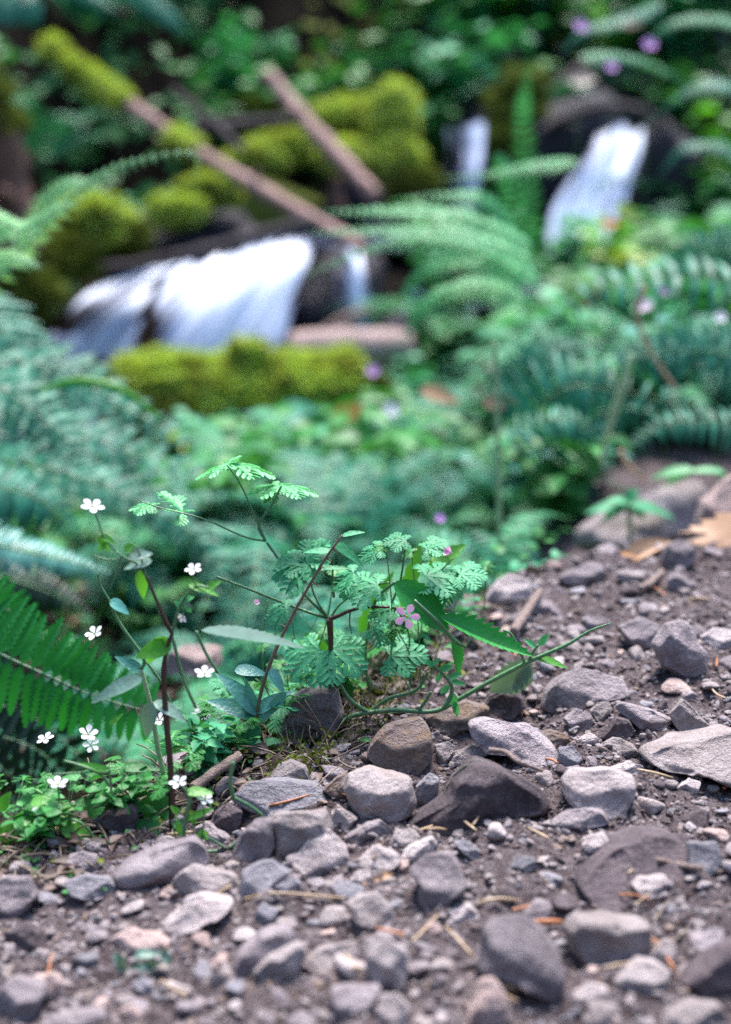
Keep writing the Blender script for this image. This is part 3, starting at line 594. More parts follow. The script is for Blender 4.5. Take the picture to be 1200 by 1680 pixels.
# dark rock ledges behind the water
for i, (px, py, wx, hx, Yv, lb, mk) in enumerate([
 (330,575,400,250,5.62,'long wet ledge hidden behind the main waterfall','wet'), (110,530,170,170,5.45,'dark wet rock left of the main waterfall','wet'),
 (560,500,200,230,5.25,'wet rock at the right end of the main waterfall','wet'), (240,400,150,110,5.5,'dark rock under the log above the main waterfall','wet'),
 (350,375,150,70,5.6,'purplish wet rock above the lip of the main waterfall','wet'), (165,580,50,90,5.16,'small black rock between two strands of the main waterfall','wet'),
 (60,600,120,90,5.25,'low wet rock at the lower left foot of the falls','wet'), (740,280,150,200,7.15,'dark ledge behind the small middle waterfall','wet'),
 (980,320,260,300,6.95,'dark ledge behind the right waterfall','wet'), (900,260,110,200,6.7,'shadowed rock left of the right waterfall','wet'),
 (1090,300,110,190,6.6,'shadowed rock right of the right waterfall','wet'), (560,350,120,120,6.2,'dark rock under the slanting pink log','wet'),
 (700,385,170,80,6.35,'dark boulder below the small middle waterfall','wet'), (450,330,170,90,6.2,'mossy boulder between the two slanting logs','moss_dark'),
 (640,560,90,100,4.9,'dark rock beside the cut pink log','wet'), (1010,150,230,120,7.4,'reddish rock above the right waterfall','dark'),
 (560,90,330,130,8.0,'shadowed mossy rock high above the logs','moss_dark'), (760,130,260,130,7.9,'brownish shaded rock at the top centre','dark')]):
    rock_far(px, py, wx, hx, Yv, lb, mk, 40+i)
tag(sheet('waterfall', 'wide white main waterfall pouring over the ledge at left centre', [(232,442),(222,480),(214,520),(208,570),(196,640)], [(528,368),(535,420),(520,490),(508,560),(500,640)], (5.25,5.1,4.98,4.9,4.85), val=lambda v, u: .18+.25*sstep(.06, .42, u)-.16*sstep(.82, 1, u), n=140, seed=4, ripple=.025, shear=.45))
sheet('waterfall', 'thin streaky strand of the falls on dark rock, left of the main waterfall', [(225,440),(150,465),(90,505),(60,575)], [(330,420),(285,455),(262,510),(240,590)], (5.25,5.1,4.95,4.88), val=lambda v, u: .22+.10*u, seed=7, shear=.4)
sheet('waterfall', 'short white spill at the lower left foot of the falls', [(70,535),(55,570),(45,630)], [(150,545),(140,580),(132,630)], (4.9,4.85,4.8), val=lambda v, u: .34+0*u, seed=9)
sheet('waterfall', 'thin bluish strands at the right end of the main waterfall', [(505,400),(500,460),(492,560)], [(610,390),(625,460),(640,560)], (5.2,5.05,4.98), val=lambda v, u: +.21+0*u, seed=12)
sheet('waterfall', 'small lavender waterfall in the upper centre', [(705,190),(715,240),(722,290),(720,345)], [(800,190),(800,240),(795,290),(800,350)], (6.35,6.25,6.15,6.1), val=lambda v, u: .24+.06*u, seed=14)
sheet('waterfall', 'bright right waterfall fanning out to the left below the arched root', [(968,198),(942,250),(890,320),(875,390),(885,440)], [(1075,198),(1072,250),(1055,315),(1020,380),(1012,440)], (6.7,6.55,6.4,6.25,6.1), val=lambda v, u: .16+.28*np.sin(np.pi*u), seed=17)
# creek surface, upper and lower pool
def pool(name, x0, x1, y0, y1, z):
    mb = MB(); xs, ys = np.linspace(x0, x1, 60), np.linspace(y0, y1, 30); A, B = np.meshgrid(xs, ys)
    mb.add(np.stack([A, B, z+.012*fbm(np.stack([A*6, B*6, 0*A], -1), 3, 3)], -1), (np.arange(29)[:, None]*60+np.arange(59)[None])[..., None].reshape(-1, 1)+np.array([0, 1, 61, 60]))
    tag(mb.build(name, M['creek']), kind='structure')
pool('creek', -2.2, .85, 3.15, 5.1, -.36); pool('creek', -1.5, .5, 5.35, 6.9, .085); pool('creek', .35, 2.4, 4.9, 6.5, -.08)
# logs
def log(name, label, pts, Ys, r, mat, cat='log', group=None, rough=.32, n=14, seed=2, cap=None):
    P = [at(px, py, y) for (px, py), y in zip(pts, Ys)]; s = np.mean(Ys)*K/math.cos(PITCH)
    mb = MB(); tube(mb, P, np.array(r)*s, n, rough=rough, seg=40, seed=seed)
    base = min(P, key=lambda p: p[2]); root = thing(name, base, label, cat, group); mb.build('trunk', M[mat], root)
    if name in ('fallen_log', 'leaning_trunk'):
        r0 = np.random.default_rng(seed); Q = smooth_path(P, 40)
        for i in range(4):
            q = Q[r0.integers(4, 36)]; d = nrm(r0.normal(size=3)+[0, -.4, .5])*r0.uniform(1.3, 3.0)*np.mean(r)*s; m3 = MB(); tube(m3, [q, q+d*.6, q+d], np.array([.42, .3, .2])*np.mean(r)*s, 7, rough=.3, seed=i); m3.build('branch_stub', M[mat], root)
    return root, P, s
def tufts(mb, Pts, nrmls, n, L, W, r):
    i = r.integers(len(Pts), size=n); d = nrmls[i]+r.normal(0, .55, (n, 3))
    leaves(mb, Pts[i], d, r.normal(size=(n, 3)), L*r.uniform(.5, 1.3, n), W, 'lance', 2, droop=.4, val=r.random(n))
def moss_on(P, r_, mat, parent, n=2600, L=.035, seed=0, f=(0, 1), name='moss', amp=.5):
    r = np.random.default_rng(seed); mb = MB(); Q = smooth_path(P, 60); Q = Q[int(f[0]*59):max(int(f[1]*59), int(f[0]*59)+3)]
    t2 = MB(); rad = r_*(1+amp*.5*fbm(np.stack([np.arange(len(Q))*.3, 0*Q[:, 0], 0*Q[:, 0]], -1), 2, seed)); tube(t2, Q, rad, 16, rough=amp, seg=60, seed=seed)
    V = t2.V[0]; ctr = Q[np.argmin(((V[:, None]-Q[None])**2).sum(-1), 1)]; nn = nrm(V-ctr); mb.add(V, t2.F[0], .5)
    tufts(mb, V, nn+np.array([0, 0, .2]), n, L, L*.35, r); return mb.build(name, M[mat], parent)
ra, P, s = log('fallen_log', 'long slanting log, thick yellow-green moss on its upper end', [(78,72),(140,125),(212,172),(322,248),(430,312),(530,368),(600,408)], (6.0,5.9,5.8,5.6,5.4,5.2,5.05), (8,10.5,11.5,11.5,11,10,9), 'bark_pink', group='logs lying across the falls')
moss_on(P[:3], 14*s, 'moss', ra, seed=1, L=.03); moss_on([P[2]*.35+P[3]*.65, P[3]*1.0], 14*s, 'moss', ra, n=700, seed=2, L=.03, amp=.3)
rb, P, s = log('fallen_log', 'bare pinkish log standing steeply against the dark hollow', [(440,122),(500,198),(560,262),(618,322)], (6.2,6.05,5.9,5.75), (12,13.5,12.5,12), 'bark_pink', group='logs lying across the falls', seed=5)
log('fallen_log', 'dark wet log lying along the lip of the main waterfall', [(110,445),(230,434),(350,408),(440,380),(520,362)], (4.95,4.97,5.0,5.05,5.1), (7,9,10,9,8), 'bark_dark', group='logs lying across the falls', seed=8)
log('dead_branch', 'dark horizontal branch behind the long mossy log', [(300,222),(370,208),(440,202),(500,194)], (6.2,6.2,6.2,6.2), (8,11,10,7), 'bark_dark', 'branch', seed=9)
log('dead_branch', 'thin dark branch crossing behind the long mossy log', [(285,148),(340,195),(400,248)], (6.1,6.0,5.9), (5,8,6), 'bark_dark', 'branch', seed=10)
log('dead_branch', 'pale bare branch leaning at the right end of the main waterfall', [(528,545),(560,525),(605,508)], (4.7,4.7,4.7), (5,7,6), 'wood_pale', 'branch', seed=11)
log('dead_branch', 'short reddish stub branch under the steep pinkish log', [(555,290),(553,320),(560,345)], (5.7,5.7,5.7), (7,8,7), 'bark_red', 'branch', seed=12)
log('arched_root', 'dark root arching over the top of the right waterfall', [(890,215),(940,190),(1000,176),(1050,182),(1090,200)], (6.6,6.55,6.5,6.5,6.55), (5,8,9,8,5), 'bark_dark', 'root', seed=13)
rc, P, s = log('cut_log', 'pink-beige cut log with a dark round end below the main waterfall', [(478,577),(540,575),(600,574),(668,572)], (4.5,4.52,4.55,4.6), (28,32,33,30), 'pink', seed=14, rough=.2)
mb = MB(); V, F = ICO[3]; mb.add(V*np.array([10, 22, 19])*s+P[0]+np.array([-.035, -.02, 0]), F); mb.build('dark_end', M['hill'], rc)  # near-black rounded lump fixed over the log end
rd, P, s = log('mossy_log', 'thick log smothered in bright moss below the main waterfall', [(205,660),(300,650),(400,640),(500,640),(590,630)], (3.9,3.92,3.95,4.0,4.05), (30,36,36,30,22), 'bark_dark', seed=15)
moss_on(P, 52*s, 'moss', rd, n=11000, L=.035, seed=3, amp=.38); moss_on([at(408,610,3.95), at(409,580,3.95), at(410,560,3.95)], 20*s, 'moss', rd, n=900, seed=4, L=.03)
# leaning trunk at the left border
re_, P, s = log('leaning_trunk', 'red-brown leaning trunk with mossy top at the left border', [(-60,120),(-10,230),(15,310),(40,420)], (4.6,4.6,4.6,4.6), (36,40,36,30), 'bark_red', 'trunk', seed=16)
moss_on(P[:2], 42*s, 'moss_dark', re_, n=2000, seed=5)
# moss cushions (px, py, w, h, Y, mat, label)
def cushion(px, py, wx, hx, Yv, mk, label, seed, n=2200, L=.035, core='moss'):
    c = at(px, py, Yv); s = Yv*K/math.cos(PITCH); r = np.random.default_rng(seed); root = thing('moss_cushion', c-np.array([0, 0, hx/2*s]), label, 'moss', 'moss cushions around the falls')
    mb = MB(); Pv, F = blob(mb, c, (wx/2*s, min(wx, hx)/2*s, hx/2*s), seed, .8, 3, 2.1)
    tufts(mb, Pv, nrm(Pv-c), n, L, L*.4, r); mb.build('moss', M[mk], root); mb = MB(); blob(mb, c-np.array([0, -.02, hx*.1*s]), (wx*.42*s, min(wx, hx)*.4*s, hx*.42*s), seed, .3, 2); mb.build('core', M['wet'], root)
CUSH = [(645,190,62,80,6.3,'moss','tall moss cushion hanging on a stump at the top centre'),(650,265,67,60,6.2,'moss','lower moss cushion draped below the tall one at the top centre'),
 (570,190,102,39,6.5,'moss','bright moss patch left of the tall moss cushion'),(480,240,94,39,6.3,'moss','round moss patch behind the steep pinkish log'),(420,262,70,33,6.1,'moss','bright moss lump between the two slanting logs'),
 (850,170,79,89,6.8,'moss_dark','mossy hump between the middle and right waterfalls'),(840,235,62,60,6.7,'moss_dark','lower mossy hump left of the right waterfall'),
 (345,310,70,33,5.5,'moss','vivid moss lump just under the long mossy log'),(290,345,70,33,5.4,'moss','yellowish moss patch above the dark log on the lip'),(150,355,86,60,4.9,'moss','green moss lump on the left bank above the falls'),
 (100,420,102,60,4.8,'moss_dark','olive moss on the sloping left bank'),(50,480,86,73,4.6,'moss_dark','shadowed olive moss at the left border beside the falls'),(205,385,62,33,5.2,'moss_dark','small olive moss patch over the left end of the lip log'),
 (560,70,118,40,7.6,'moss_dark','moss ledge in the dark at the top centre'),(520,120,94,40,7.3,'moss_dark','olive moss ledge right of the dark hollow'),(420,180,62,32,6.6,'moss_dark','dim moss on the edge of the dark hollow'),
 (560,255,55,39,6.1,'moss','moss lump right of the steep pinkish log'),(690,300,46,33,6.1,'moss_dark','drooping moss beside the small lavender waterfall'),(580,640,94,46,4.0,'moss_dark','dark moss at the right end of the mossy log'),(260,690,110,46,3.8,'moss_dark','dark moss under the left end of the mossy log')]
for i, cc in enumerate(CUSH): cushion(*cc, seed=20+i)
# ------------------------------------------------------------------ ferns
def frond_mesh(P, up, Lmax, npin, mat, parent, kind=1, wid=.2, rr=.0012, name='frond', droop=.25, env=None, fwd=.35, seed=0, smat='stem_green', seg=10, lobes=0, jit=.06, t0=.08, wfac=1.0):
    r = np.random.default_rng(seed); mb = MB(); Q = smooth_path(P, 60); T = nrm(np.gradient(Q, axis=0)); u0 = np.array(up, float)
    ts = np.linspace(t0, .985, npin); ii = ts*59; Pi = np.stack([np.interp(ii, np.arange(60), Q[:, k]) for k in range(3)], -1); Ti = nrm(np.stack([np.interp(ii, np.arange(60), T[:, k]) for k in range(3)], -1))
    env = env or (lambda t: np.clip(np.minimum((t+.08)*4.0, 1.02-t)**.75*1.12, .03, 1))
    Lp = Lmax*env(ts)*(1+r.normal(0, .04, npin))
    for sd in (-1, 1):
        S = nrm(np.cross(Ti, u0))*sd; D = nrm(S+Ti*fwd+r.normal(0, jit, (npin, 3))); Nn = nrm(np.cross(S, Ti)*(-sd)); Nn = Nn*np.sign((Nn@u0))[:, None]
        if kind == 1:
            leaves(mb, Pi, D, Nn, Lp, Lp*0+Lmax*wid*np.clip(Lp/Lmax*1.6, .3, 1)*wfac, 'pinna', seg, lobes, .45, droop=droop, fold=.25, shift=.9, val=r.random(npin))
        else:
            m = 9; tt = np.linspace(.06, .95, m); PO, PD, PN, PL = [], [], [], []
            for a in range(npin):
                pts = Pi[a]+D[a]*(Lp[a]*tt)[:, None]-Nn[a]*(droop*Lp[a]*tt**2)[:, None]
                sd2 = nrm(np.cross(D[a], Nn[a])); pl = Lp[a]*.27*(1.05-tt)**.7
                for q in (-1, 1): PO.append(pts); PD.append(nrm(sd2*q+D[a]*.5)[None].repeat(m, 0)); PN.append(Nn[a][None].repeat(m, 0)); PL.append(pl)
            n_ = len(PO)*m; vv = np.repeat(r.random(len(PO)), m)
            PL = np.concatenate(PL); leaves(mb, np.concatenate(PO), np.concatenate(PD), np.concatenate(PN)+r.normal(0, .15, (n_, 3)), PL*1.15, PL*.55*wfac, 'round', 2, val=vv*.7+.3*r.random(n_))
    fr = mb.build(name, M[mat], parent); mb2 = MB(); tube(mb2, P, [rr*1.3, rr, rr*.4], 5, seg=24); mb2.build('midrib', M[smat], fr) if parent is not None else None
    return fr
def fern_at(name, label, fronds, mat, group=None, **k):
    """fronds: list of (px points, Y list, pinna px, up)"""
    p0 = at(*fronds[0][0][0], fronds[0][1][0]); root = thing(name, (p0[0], p0[1], gz(p0[0], p0[1])), label, 'fern', group)
    for i, fr in enumerate(fronds):
        pts = [at(px, py, y) for (px, py), y in zip(fr[0], fr[1])]; s = np.mean(fr[1])*K/math.cos(PITCH)
        kk = dict(k); kk.update(fr[5] if len(fr) > 5 else {}); kk.setdefault('seed', i*7+len(label))
        frond_mesh(pts, fr[3], fr[2]*s, fr[4], kk.pop('mt', mat), root, **kk)
    return root
CF = (0, -.85, .5)
# near fern, in focus, lower left
fern_at('fern', 'deep green fern in focus at the left border, toothed leaflets', [
 ([(-90,1015),(-20,1062),(70,1105),(150,1140),(245,1168)], (1.30,1.28,1.26,1.25,1.24), 118, (-.1,-.95,.3), 21, dict(fwd=.15, t0=.02, env=lambda t: np.clip(1.05-t*.62, .1, 1))),
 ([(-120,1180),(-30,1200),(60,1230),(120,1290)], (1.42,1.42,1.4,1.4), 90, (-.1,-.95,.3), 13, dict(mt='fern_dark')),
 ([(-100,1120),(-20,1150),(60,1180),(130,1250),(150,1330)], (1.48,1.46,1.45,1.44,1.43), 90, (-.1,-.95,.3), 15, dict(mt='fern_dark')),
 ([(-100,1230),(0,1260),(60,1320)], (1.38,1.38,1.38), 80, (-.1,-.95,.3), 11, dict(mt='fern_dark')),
 ([(-100,960),(-30,985),(30,1010),(80,1050)], (1.44,1.44,1.44,1.44), 70, (-.1,-.95,.3), 13, {})], 'fern_near', wid=.33, seg=36, lobes=9, droop=.1, rr=.0013)
fern_at('fern', 'fern with a pale comb-like frond above the deep green fern', [
 ([(-90,865),(-10,892),(90,915),(180,940)], (1.75,1.75,1.75,1.75), 62, (0,-.6,.75), 26, dict(mt='leaf_blue')),
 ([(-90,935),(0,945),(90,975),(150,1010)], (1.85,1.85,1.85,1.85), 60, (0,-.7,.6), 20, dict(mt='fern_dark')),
 ([(-80,820),(0,800),(80,830),(140,900)], (1.95,1.95,1.95,1.95), 75, (0,-.6,.75), 22, dict(mt='fern'))], 'fern', wid=.26, seg=12, lobes=5, droop=.35, fwd=.25)
# broad blurred fern on the left
fr = []
for (a, b, c, d, Yv, L) in [((-120,560),(60,600),(200,665),(330,740),2.3,95),((-120,640),(60,690),(230,745),(390,790),2.2,100),((-100,740),(80,770),(220,820),(370,900),2.1,95),((40,700),(200,790),(320,880),(400,980),2.15,90),
   ((-120,600),(0,640),(90,700),(150,780),2.05,90)]:
    fr.append(([a, b, c, d], (Yv+.1, Yv+.03, Yv, Yv-.05), L*1.05, (.1, -.55, .8), 14))
for (a, b, c, d, Yv, L) in [((-60,470),(20,560),(90,640),(140,730),2.35,80),((120,900),(200,930),(290,990),(350,1060),2.2,70)]:
    fr.append(([a, b, c, d], (Yv+.1, Yv+.03, Yv, Yv-.05), L*1.05, (.1, -.55, .8), 15))
fern_at('fern', 'large blurred blue-green fern filling the left middle', fr, 'fern', kind=2, droop=.3, wfac=1.9, jit=.12)
fern_at('fern', 'fern with lacy pale fronds at the upper left, one curling tip', [
 ([(-60,520),(30,420),(110,330),(165,290),(235,262),(318,252),(322,292)], (2.05,)*7, 27, (.1,-.7,.6), 26, dict(droop=.4, env=lambda t: np.clip(1.25-t*1.15, .12, 1))),
 ([(-80,380),(-10,370),(40,375),(90,345),(130,330)], (2.0,)*5, 40, (.1,-.6,.7), 20, {}),
 ([(-80,470),(-20,430),(30,425),(70,440)], (2.0,)*4, 40, (.1,-.6,.7), 18, {}),
 ([(-90,330),(0,360),(60,400)], (2.0,)*3, 36, (.1,-.6,.7), 16, {}),
 ([(20,440),(80,330),(130,298),(190,325)], (2.5,)*4, 34, (.1,-.6,.7), 18, {})], 'fern_pale', kind=2, wfac=1.3)
fern_at('fern', 'fern with pale fronds reaching left over the centre stream', [
 ([(900,420),(760,355),(640,345),(520,348)], (2.6,)*4, 50, (0,-.45,.9), 24, {}), ([(900,440),(760,385),(620,378),(500,382)], (2.5,)*4, 45, (0,-.45,.9), 24, {}),
 ([(880,470),(760,405),(640,400),(490,455)], (2.5,)*4, 46, (0,-.45,.9), 24, {}), ([(860,420),(800,330),(740,320),(640,328)], (2.8,)*4, 36, (0,-.45,.9), 20, {}),
 ([(960,262),(880,270),(800,285),(720,292)], (3.0,)*4, 30, (0,-.4,.9), 20, {}), ([(900,470),(800,420),(700,440),(640,520)], (2.55,)*4, 50, (0,-.45,.9), 22, {}),
 ([(880,500),(780,470),(700,500),(655,570)], (2.6,)*4, 46, (0,-.5,.8), 20, {})], 'fern_light', kind=2, wfac=1.3)
fern_at('fern', 'upright unfurling fern frond before the dark gap between the falls', [
 ([(868,420),(866,300),(858,200),(862,150),(872,90)], (3.2,)*5, 26, (0,-.95,.2), 22, dict(droop=.1)), ([(850,420),(845,330),(825,270),(812,258)], (3.15,)*4, 30, (0,-.9,.3), 16, {})], 'fern_light', kind=1, wid=.3, seg=6)
# right hand ferns with hanging leaflets
fr = []
for (a, b, c, d, Yv, L) in [((1260,470),(1120,452),(980,475),(870,560),2.5,64),((1260,590),(1150,575),(1040,590),(900,660),2.35,66),((850,720),(920,640),(1010,640),(1160,672),2.3,72),
   ((880,760),(960,690),(1030,670),(1150,700),2.3,60),((820,740),(900,690),(960,700),(1005,770),2.25,42),((800,700),(870,600),(930,570),(1030,560),2.5,56),((1250,700),(1160,690),(1080,700),(1020,745),2.25,44),((1260,420),(1170,410),(1110,435),(1080,490),2.7,50)]:
    fr.append(([a, b, c, d], (Yv, Yv, Yv, Yv-.03), L*1.15, (.15*math.sin(L*7), -.75, .65+.3*math.sin(L*3+Yv*9)), 14, dict(kind=2, wfac=1.7) if len(fr) % 2 else {}))
fern_at('fern', 'blue-green fern at right, leaflets hanging like combs', fr, 'fern', kind=1, wid=.27, seg=12, lobes=5, droop=.35, fwd=.15, jit=.1)
fern_at('fern', 'fern in the upper right corner with one long drooping frond', [
 ([(940,95),(1010,90),(1080,110),(1150,150)], (3.6,)*4, 22, (0,-.5,.85), 22, {}), ([(1260,60),(1180,30),(1100,40),(1050,90)], (3.7,)*4, 26, (0,-.5,.85), 22, {}),
 ([(1270,200),(1200,140),(1130,150),(1060,205)], (3.6,)*4, 28, (0,-.5,.85), 22, dict(mt='fern')), ([(1270,330),(1210,250),(1130,240),(1080,290)], (3.5,)*4, 30, (0,-.5,.85), 22, dict(mt='fern')), ([(1100,0),(1030,30),(960,50),(920,90)], (3.9,)*4, 26, (0,-.5,.85), 22, dict(mt='fern'))], 'leaf_teal', kind=1, wid=.28, seg=6)
fern_at('fern', 'dim teal fern hanging in the top left corner', [
 ([(180,-60),(230,-10),(275,25),(308,58)], (5.6,)*4, 34, (0,-.7,.6), 20, {}), ([(-60,-40),(0,-10),(40,10),(60,40)], (5.6,)*4, 60, (0,-.7,.6), 20, {}), ([(60,-80),(110,-30),(160,0),(200,20)], (5.8,)*4, 30, (0,-.7,.6), 16, {})], 'fern', kind=1, wid=.3, seg=5)
# ------------------------------------------------------------------ leafy plants, copied over the bank
def leafy(name, label, nst, h, spread, leafL, leafW, mat, shape, seed, lobes=0, depth=.4, nl=9, group=None):
    r = np.random.default_rng(seed); root = thing(name, (0, 0, -50), label, 'plant', group); sm = MB(); lm = MB()
    for i in range(nst):
        a = r.uniform(0, 6.28); d = np.array([math.cos(a), math.sin(a), 0])*spread*r.uniform(.3, 1); hh = h*r.uniform(.6, 1.1)
        P = np.array([d*.08, d*.45+[0, 0, hh*.55], d+[0, 0, hh]])+np.array([0, 0, -50.]); tube(sm, P, [.0016, .0008], 5, seg=8)
        Q = smooth_path(P, nl+2)[2:]; n = len(Q); D = nrm(np.stack([np.cos(a+np.arange(n)*2.3+r.normal(0, .3, n)), np.sin(a+np.arange(n)*2.3), r.uniform(-.1, .5, n)], -1))
        leaves(lm, Q, D, nrm(np.array([0, 0, 1.])+r.normal(0, .3, (n, 3))), leafL*r.uniform(.6, 1.15, n), leafW*r.uniform(.8, 1.1, n), shape, 9 if lobes else 5, lobes, depth, droop=r.uniform(.1, .45, n), val=r.random(n))
    sm.build('stem', M['stem_green'], root); lm.build('foliage', M[mat], root); return root
def copy_tree(o, parent=None):
    c = o.copy(); col.objects.link(c)
    if parent is not None: c.parent = parent
    for ch in list(o.children): copy_tree(ch, c)
    return c
def herb_leafset(mb, O, D, Nn, L, val=None, seed=0, petiole=None):
    """one palmate, deeply cut geranium leaf"""
    r = np.random.default_rng(seed); D = nrm(D); Nn = nrm(Nn); S = nrm(np.cross(D, Nn)); v = r.random() if val is None else val
    for a, l in ((0, 1), (48, .88), (-48, .88), (100, .62), (-100, .62)):
        d = nrm(D*math.cos(R(a))+S*math.sin(R(a))); s2 = nrm(np.cross(d, Nn)); Ll = L*l*r.uniform(.9, 1.1)
        leaves(mb, [O], [d], [Nn], Ll, Ll*.20, 'ell', 8, droop=.2, val=v)
        for t, k in ((.22, .28), (.42, .42), (.62, .36), (.80, .22)):
            for q in (-1, 1):
                o = O+d*Ll*t-Nn*.2*Ll*t*t; dd = nrm(s2*q*.8+d*.75); leaves(mb, [o], [dd], [Nn], Ll*k*1.15, Ll*.17, 'spoon', 5, lobes=2, depth=.35, droop=.2, val=v*.8+.1)
def cutleaf(name, label, nleaf, h, spread, L, mat, seed, group=None):
    r = np.random.default_rng(seed); root = thing(name, (0, 0, -50), label, 'plant', group); sm = MB(); lm = MB(); z0 = np.array([0, 0, -50.])
    for i in range(nleaf):
        a = r.uniform(0, 6.28); rd = spread*math.sqrt(r.random()); tip = z0+np.array([math.cos(a)*rd, math.sin(a)*rd, h*r.uniform(.5, 1.1)])
        tube(sm, [z0, z0*.5+tip*.5+[0, 0, .01], tip], [.001, .0007], 4, seg=6); herb_leafset(lm, tip, np.array([math.cos(a), math.sin(a), .1])+r.normal(0, .3, 3), np.array([0, -.25, 1.])+r.normal(0, .25, 3), L*r.uniform(.7, 1.1), seed=seed+i)
    sm.build('stem', M['stem_green'], root); lm.build('foliage', M[mat], root); return root
G1 = 'leafy plants covering the creek bank'
TPL = {'ovate': leafy('leafy_plant', 'x', 11, .16, .13, .055, .034, 'leaf', 'ovate', 1, group=G1), 'toothed': leafy('leafy_plant', 'x', 9, .20, .14, .075, .045, 'leaf', 'ovate', 2, 6, .25, group=G1),
       'teal': leafy('leafy_plant', 'x', 10, .17, .14, .06, .04, 'leaf_teal', 'ovate', 3, 4, .3, group=G1), 'bright': leafy('leafy_plant', 'x', 9, .15, .12, .05, .032, 'leaf_bright', 'ovate', 4, group=G1),
       'blue': leafy('leafy_plant', 'x', 8, .14, .13, .075, .05, 'leaf_blue', 'ovate', 5, group=G1), 'broad': leafy('leafy_plant', 'x', 6, .20, .14, .075, .06, 'leaf_teal', 'ovate', 6, 4, .3, nl=5, group=G1),
       'yellow': leafy('leafy_plant', 'x', 7, .10, .12, .05, .035, 'leaf_yellow', 'ovate', 7, group=G1), 'cut': cutleaf('geranium', 'x', 16, .13, .14, .05, 'leaf_teal', 8, group=G1), 'cut2': cutleaf('geranium', 'x', 14, .15, .14, .05, 'leaf', 9, group=G1)}
for t in TPL.values(): 
    for ch in t.children: pass
WORDS = {'ovate': 'mid green plant with small oval leaves', 'toothed': 'mid green plant with toothed leaves', 'teal': 'teal green plant with lobed leaves', 'bright': 'bright green plant with small soft leaves', 'blue': 'pale blue-green plant with smooth leaves',
         'broad': 'teal plant with broad maple-like leaves', 'yellow': 'low yellow-green leafy plant', 'cut': 'teal geranium with cut leaves', 'cut2': 'mid green geranium with cut leaves'}
# ferns of the bank: three crowns, copied
def crown(seed, mat, L, nf, kind):
    r = np.random.default_rng(seed); root = thing('fern', (0, 0, -50), 'x', 'fern', 'ferns growing on the creek bank'); z0 = np.array([0, 0, -50.])
    for i in range(nf):
        a = i*6.283/nf+r.uniform(-.3, .3); d = np.array([math.cos(a), math.sin(a), 0]); l = L*r.uniform(.75, 1.1); el = r.uniform(.55, .95)
        P = [z0, z0+d*l*.25+[0, 0, l*.45*el], z0+d*l*.62+[0, 0, l*.62*el], z0+d*l*1.0+[0, 0, l*.42*el]]
        frond_mesh(P, d*-.35+np.array([0, 0, 1.]), L*.21, 15, mat, root, kind=kind, wid=.3, seg=6, lobes=0 if kind == 2 else 3, droop=.3, seed=seed*9+i, jit=.09, t0=.15, wfac=1.7 if kind == 2 else 1, rr=.0018)
    return root
TPL['fern1'] = crown(1, 'fern', .34, 9, 2); TPL['fern2'] = crown(2, 'fern', .30, 8, 1); TPL['fern3'] = crown(3, 'leaf_teal', .32, 9, 2); TPL['fern4'] = crown(4, 'fern_light', .30, 8, 2)
WORDS.update({'fern1': 'lacy blue-green fern', 'fern2': 'blue-green fern with plain leaflets', 'fern3': 'bright teal lacy fern', 'fern4': 'pale green lacy fern'})
first = set(); rp = np.random.default_rng(9); used_p = set()
def zone(px, py):
    hz = 'far left' if px < 180 else 'left' if px < 380 else 'centre' if px < 620 else 'right of centre' if px < 820 else 'right' if px < 1020 else 'far right'
    vt = 'near the top' if py < 260 else 'high up' if py < 430 else 'above the middle' if py < 590 else 'in the middle' if py < 740 else 'below the middle' if py < 880 else 'just behind the trail edge'
    return hz, vt
ORD = ['', 'second ', 'third ', 'fourth ', 'fifth ', 'sixth ', 'seventh ', 'eighth ']
def put(kind, px, py, sc_, Yv=None, lift=0):
    if Yv is None: G = ghit(px, py); x, y = G[0], G[1]
    else: G = at(px, py, Yv); x, y = G[0], G[1]
    z = gz(x, y)+lift; t = TPL[kind]
    o = t if kind not in first else copy_tree(t); first.add(kind)
    o.location = (x, y, z); o.rotation_euler = (rp.uniform(-.15, .15), rp.uniform(-.15, .15), rp.uniform(0, 6.28)); k = sc_*rp.uniform(.85, 1.2); o.scale = (k, k, k)
    hz, vt = zone(px, py)
    for od in ORD:
        l = '%s, %s%s at %s' % (WORDS[kind], od, vt, hz)
        if l not in used_p: break
    used_p.add(l); o['label'] = l
# right bank: dense
kinds = ['teal', 'ovate', 'toothed', 'teal', 'broad', 'cut', 'ovate', 'bright', 'blue', 'cut2', 'teal', 'toothed']
spots = []
for i in range(110):
    px = rp.uniform(600, 1230); lo = 420 if px > 900 else 560-(px-600)*.25; py = rp.uniform(lo, 915-(max(0, px-800))*.32 if px < 1150 else 800)
    if (py > 730 and px > 940) or (830 < px < 1070 and py < 590) or rp.random() < .12: continue
    spots.append((px, py))
for i, (px, py) in enumerate(spots): put(['fern3', 'fern1', 'fern4'][i % 3] if i % 3 < 1 + (i % 2) and py > 470 else kinds[i % 12], px, py, (.85 if i % 3 < 1 + (i % 2) and py > 470 else 1.1) if py < 700 else .72)
for i in range(46):   # centre foot of the bank, left of centre
    px = rp.uniform(250, 760); py = rp.uniform(740, 1010-(px-250)*.02)
    put(['cut', 'teal', 'ovate', 'cut2', 'fern3', 'toothed', 'fern1'][i % 7], px, py, 1.1)
for i in range(12): put(['cut2', 'ovate', 'toothed', 'ovate'][i % 4], rp.uniform(-20, 330), rp.uniform(780, 1060), .75)
for i in range(34): # far: upper right and the far slope
    px = rp.uniform(700, 1230); py = rp.uniform(-10, 230) if px < 950 else rp.uniform(-10, 430)
    if 930 < px < 1090 and 170 < py < 440: continue
    put(['teal', 'ovate', 'toothed', 'bright', 'broad', 'teal'][i % 6], px, py, 1.9)
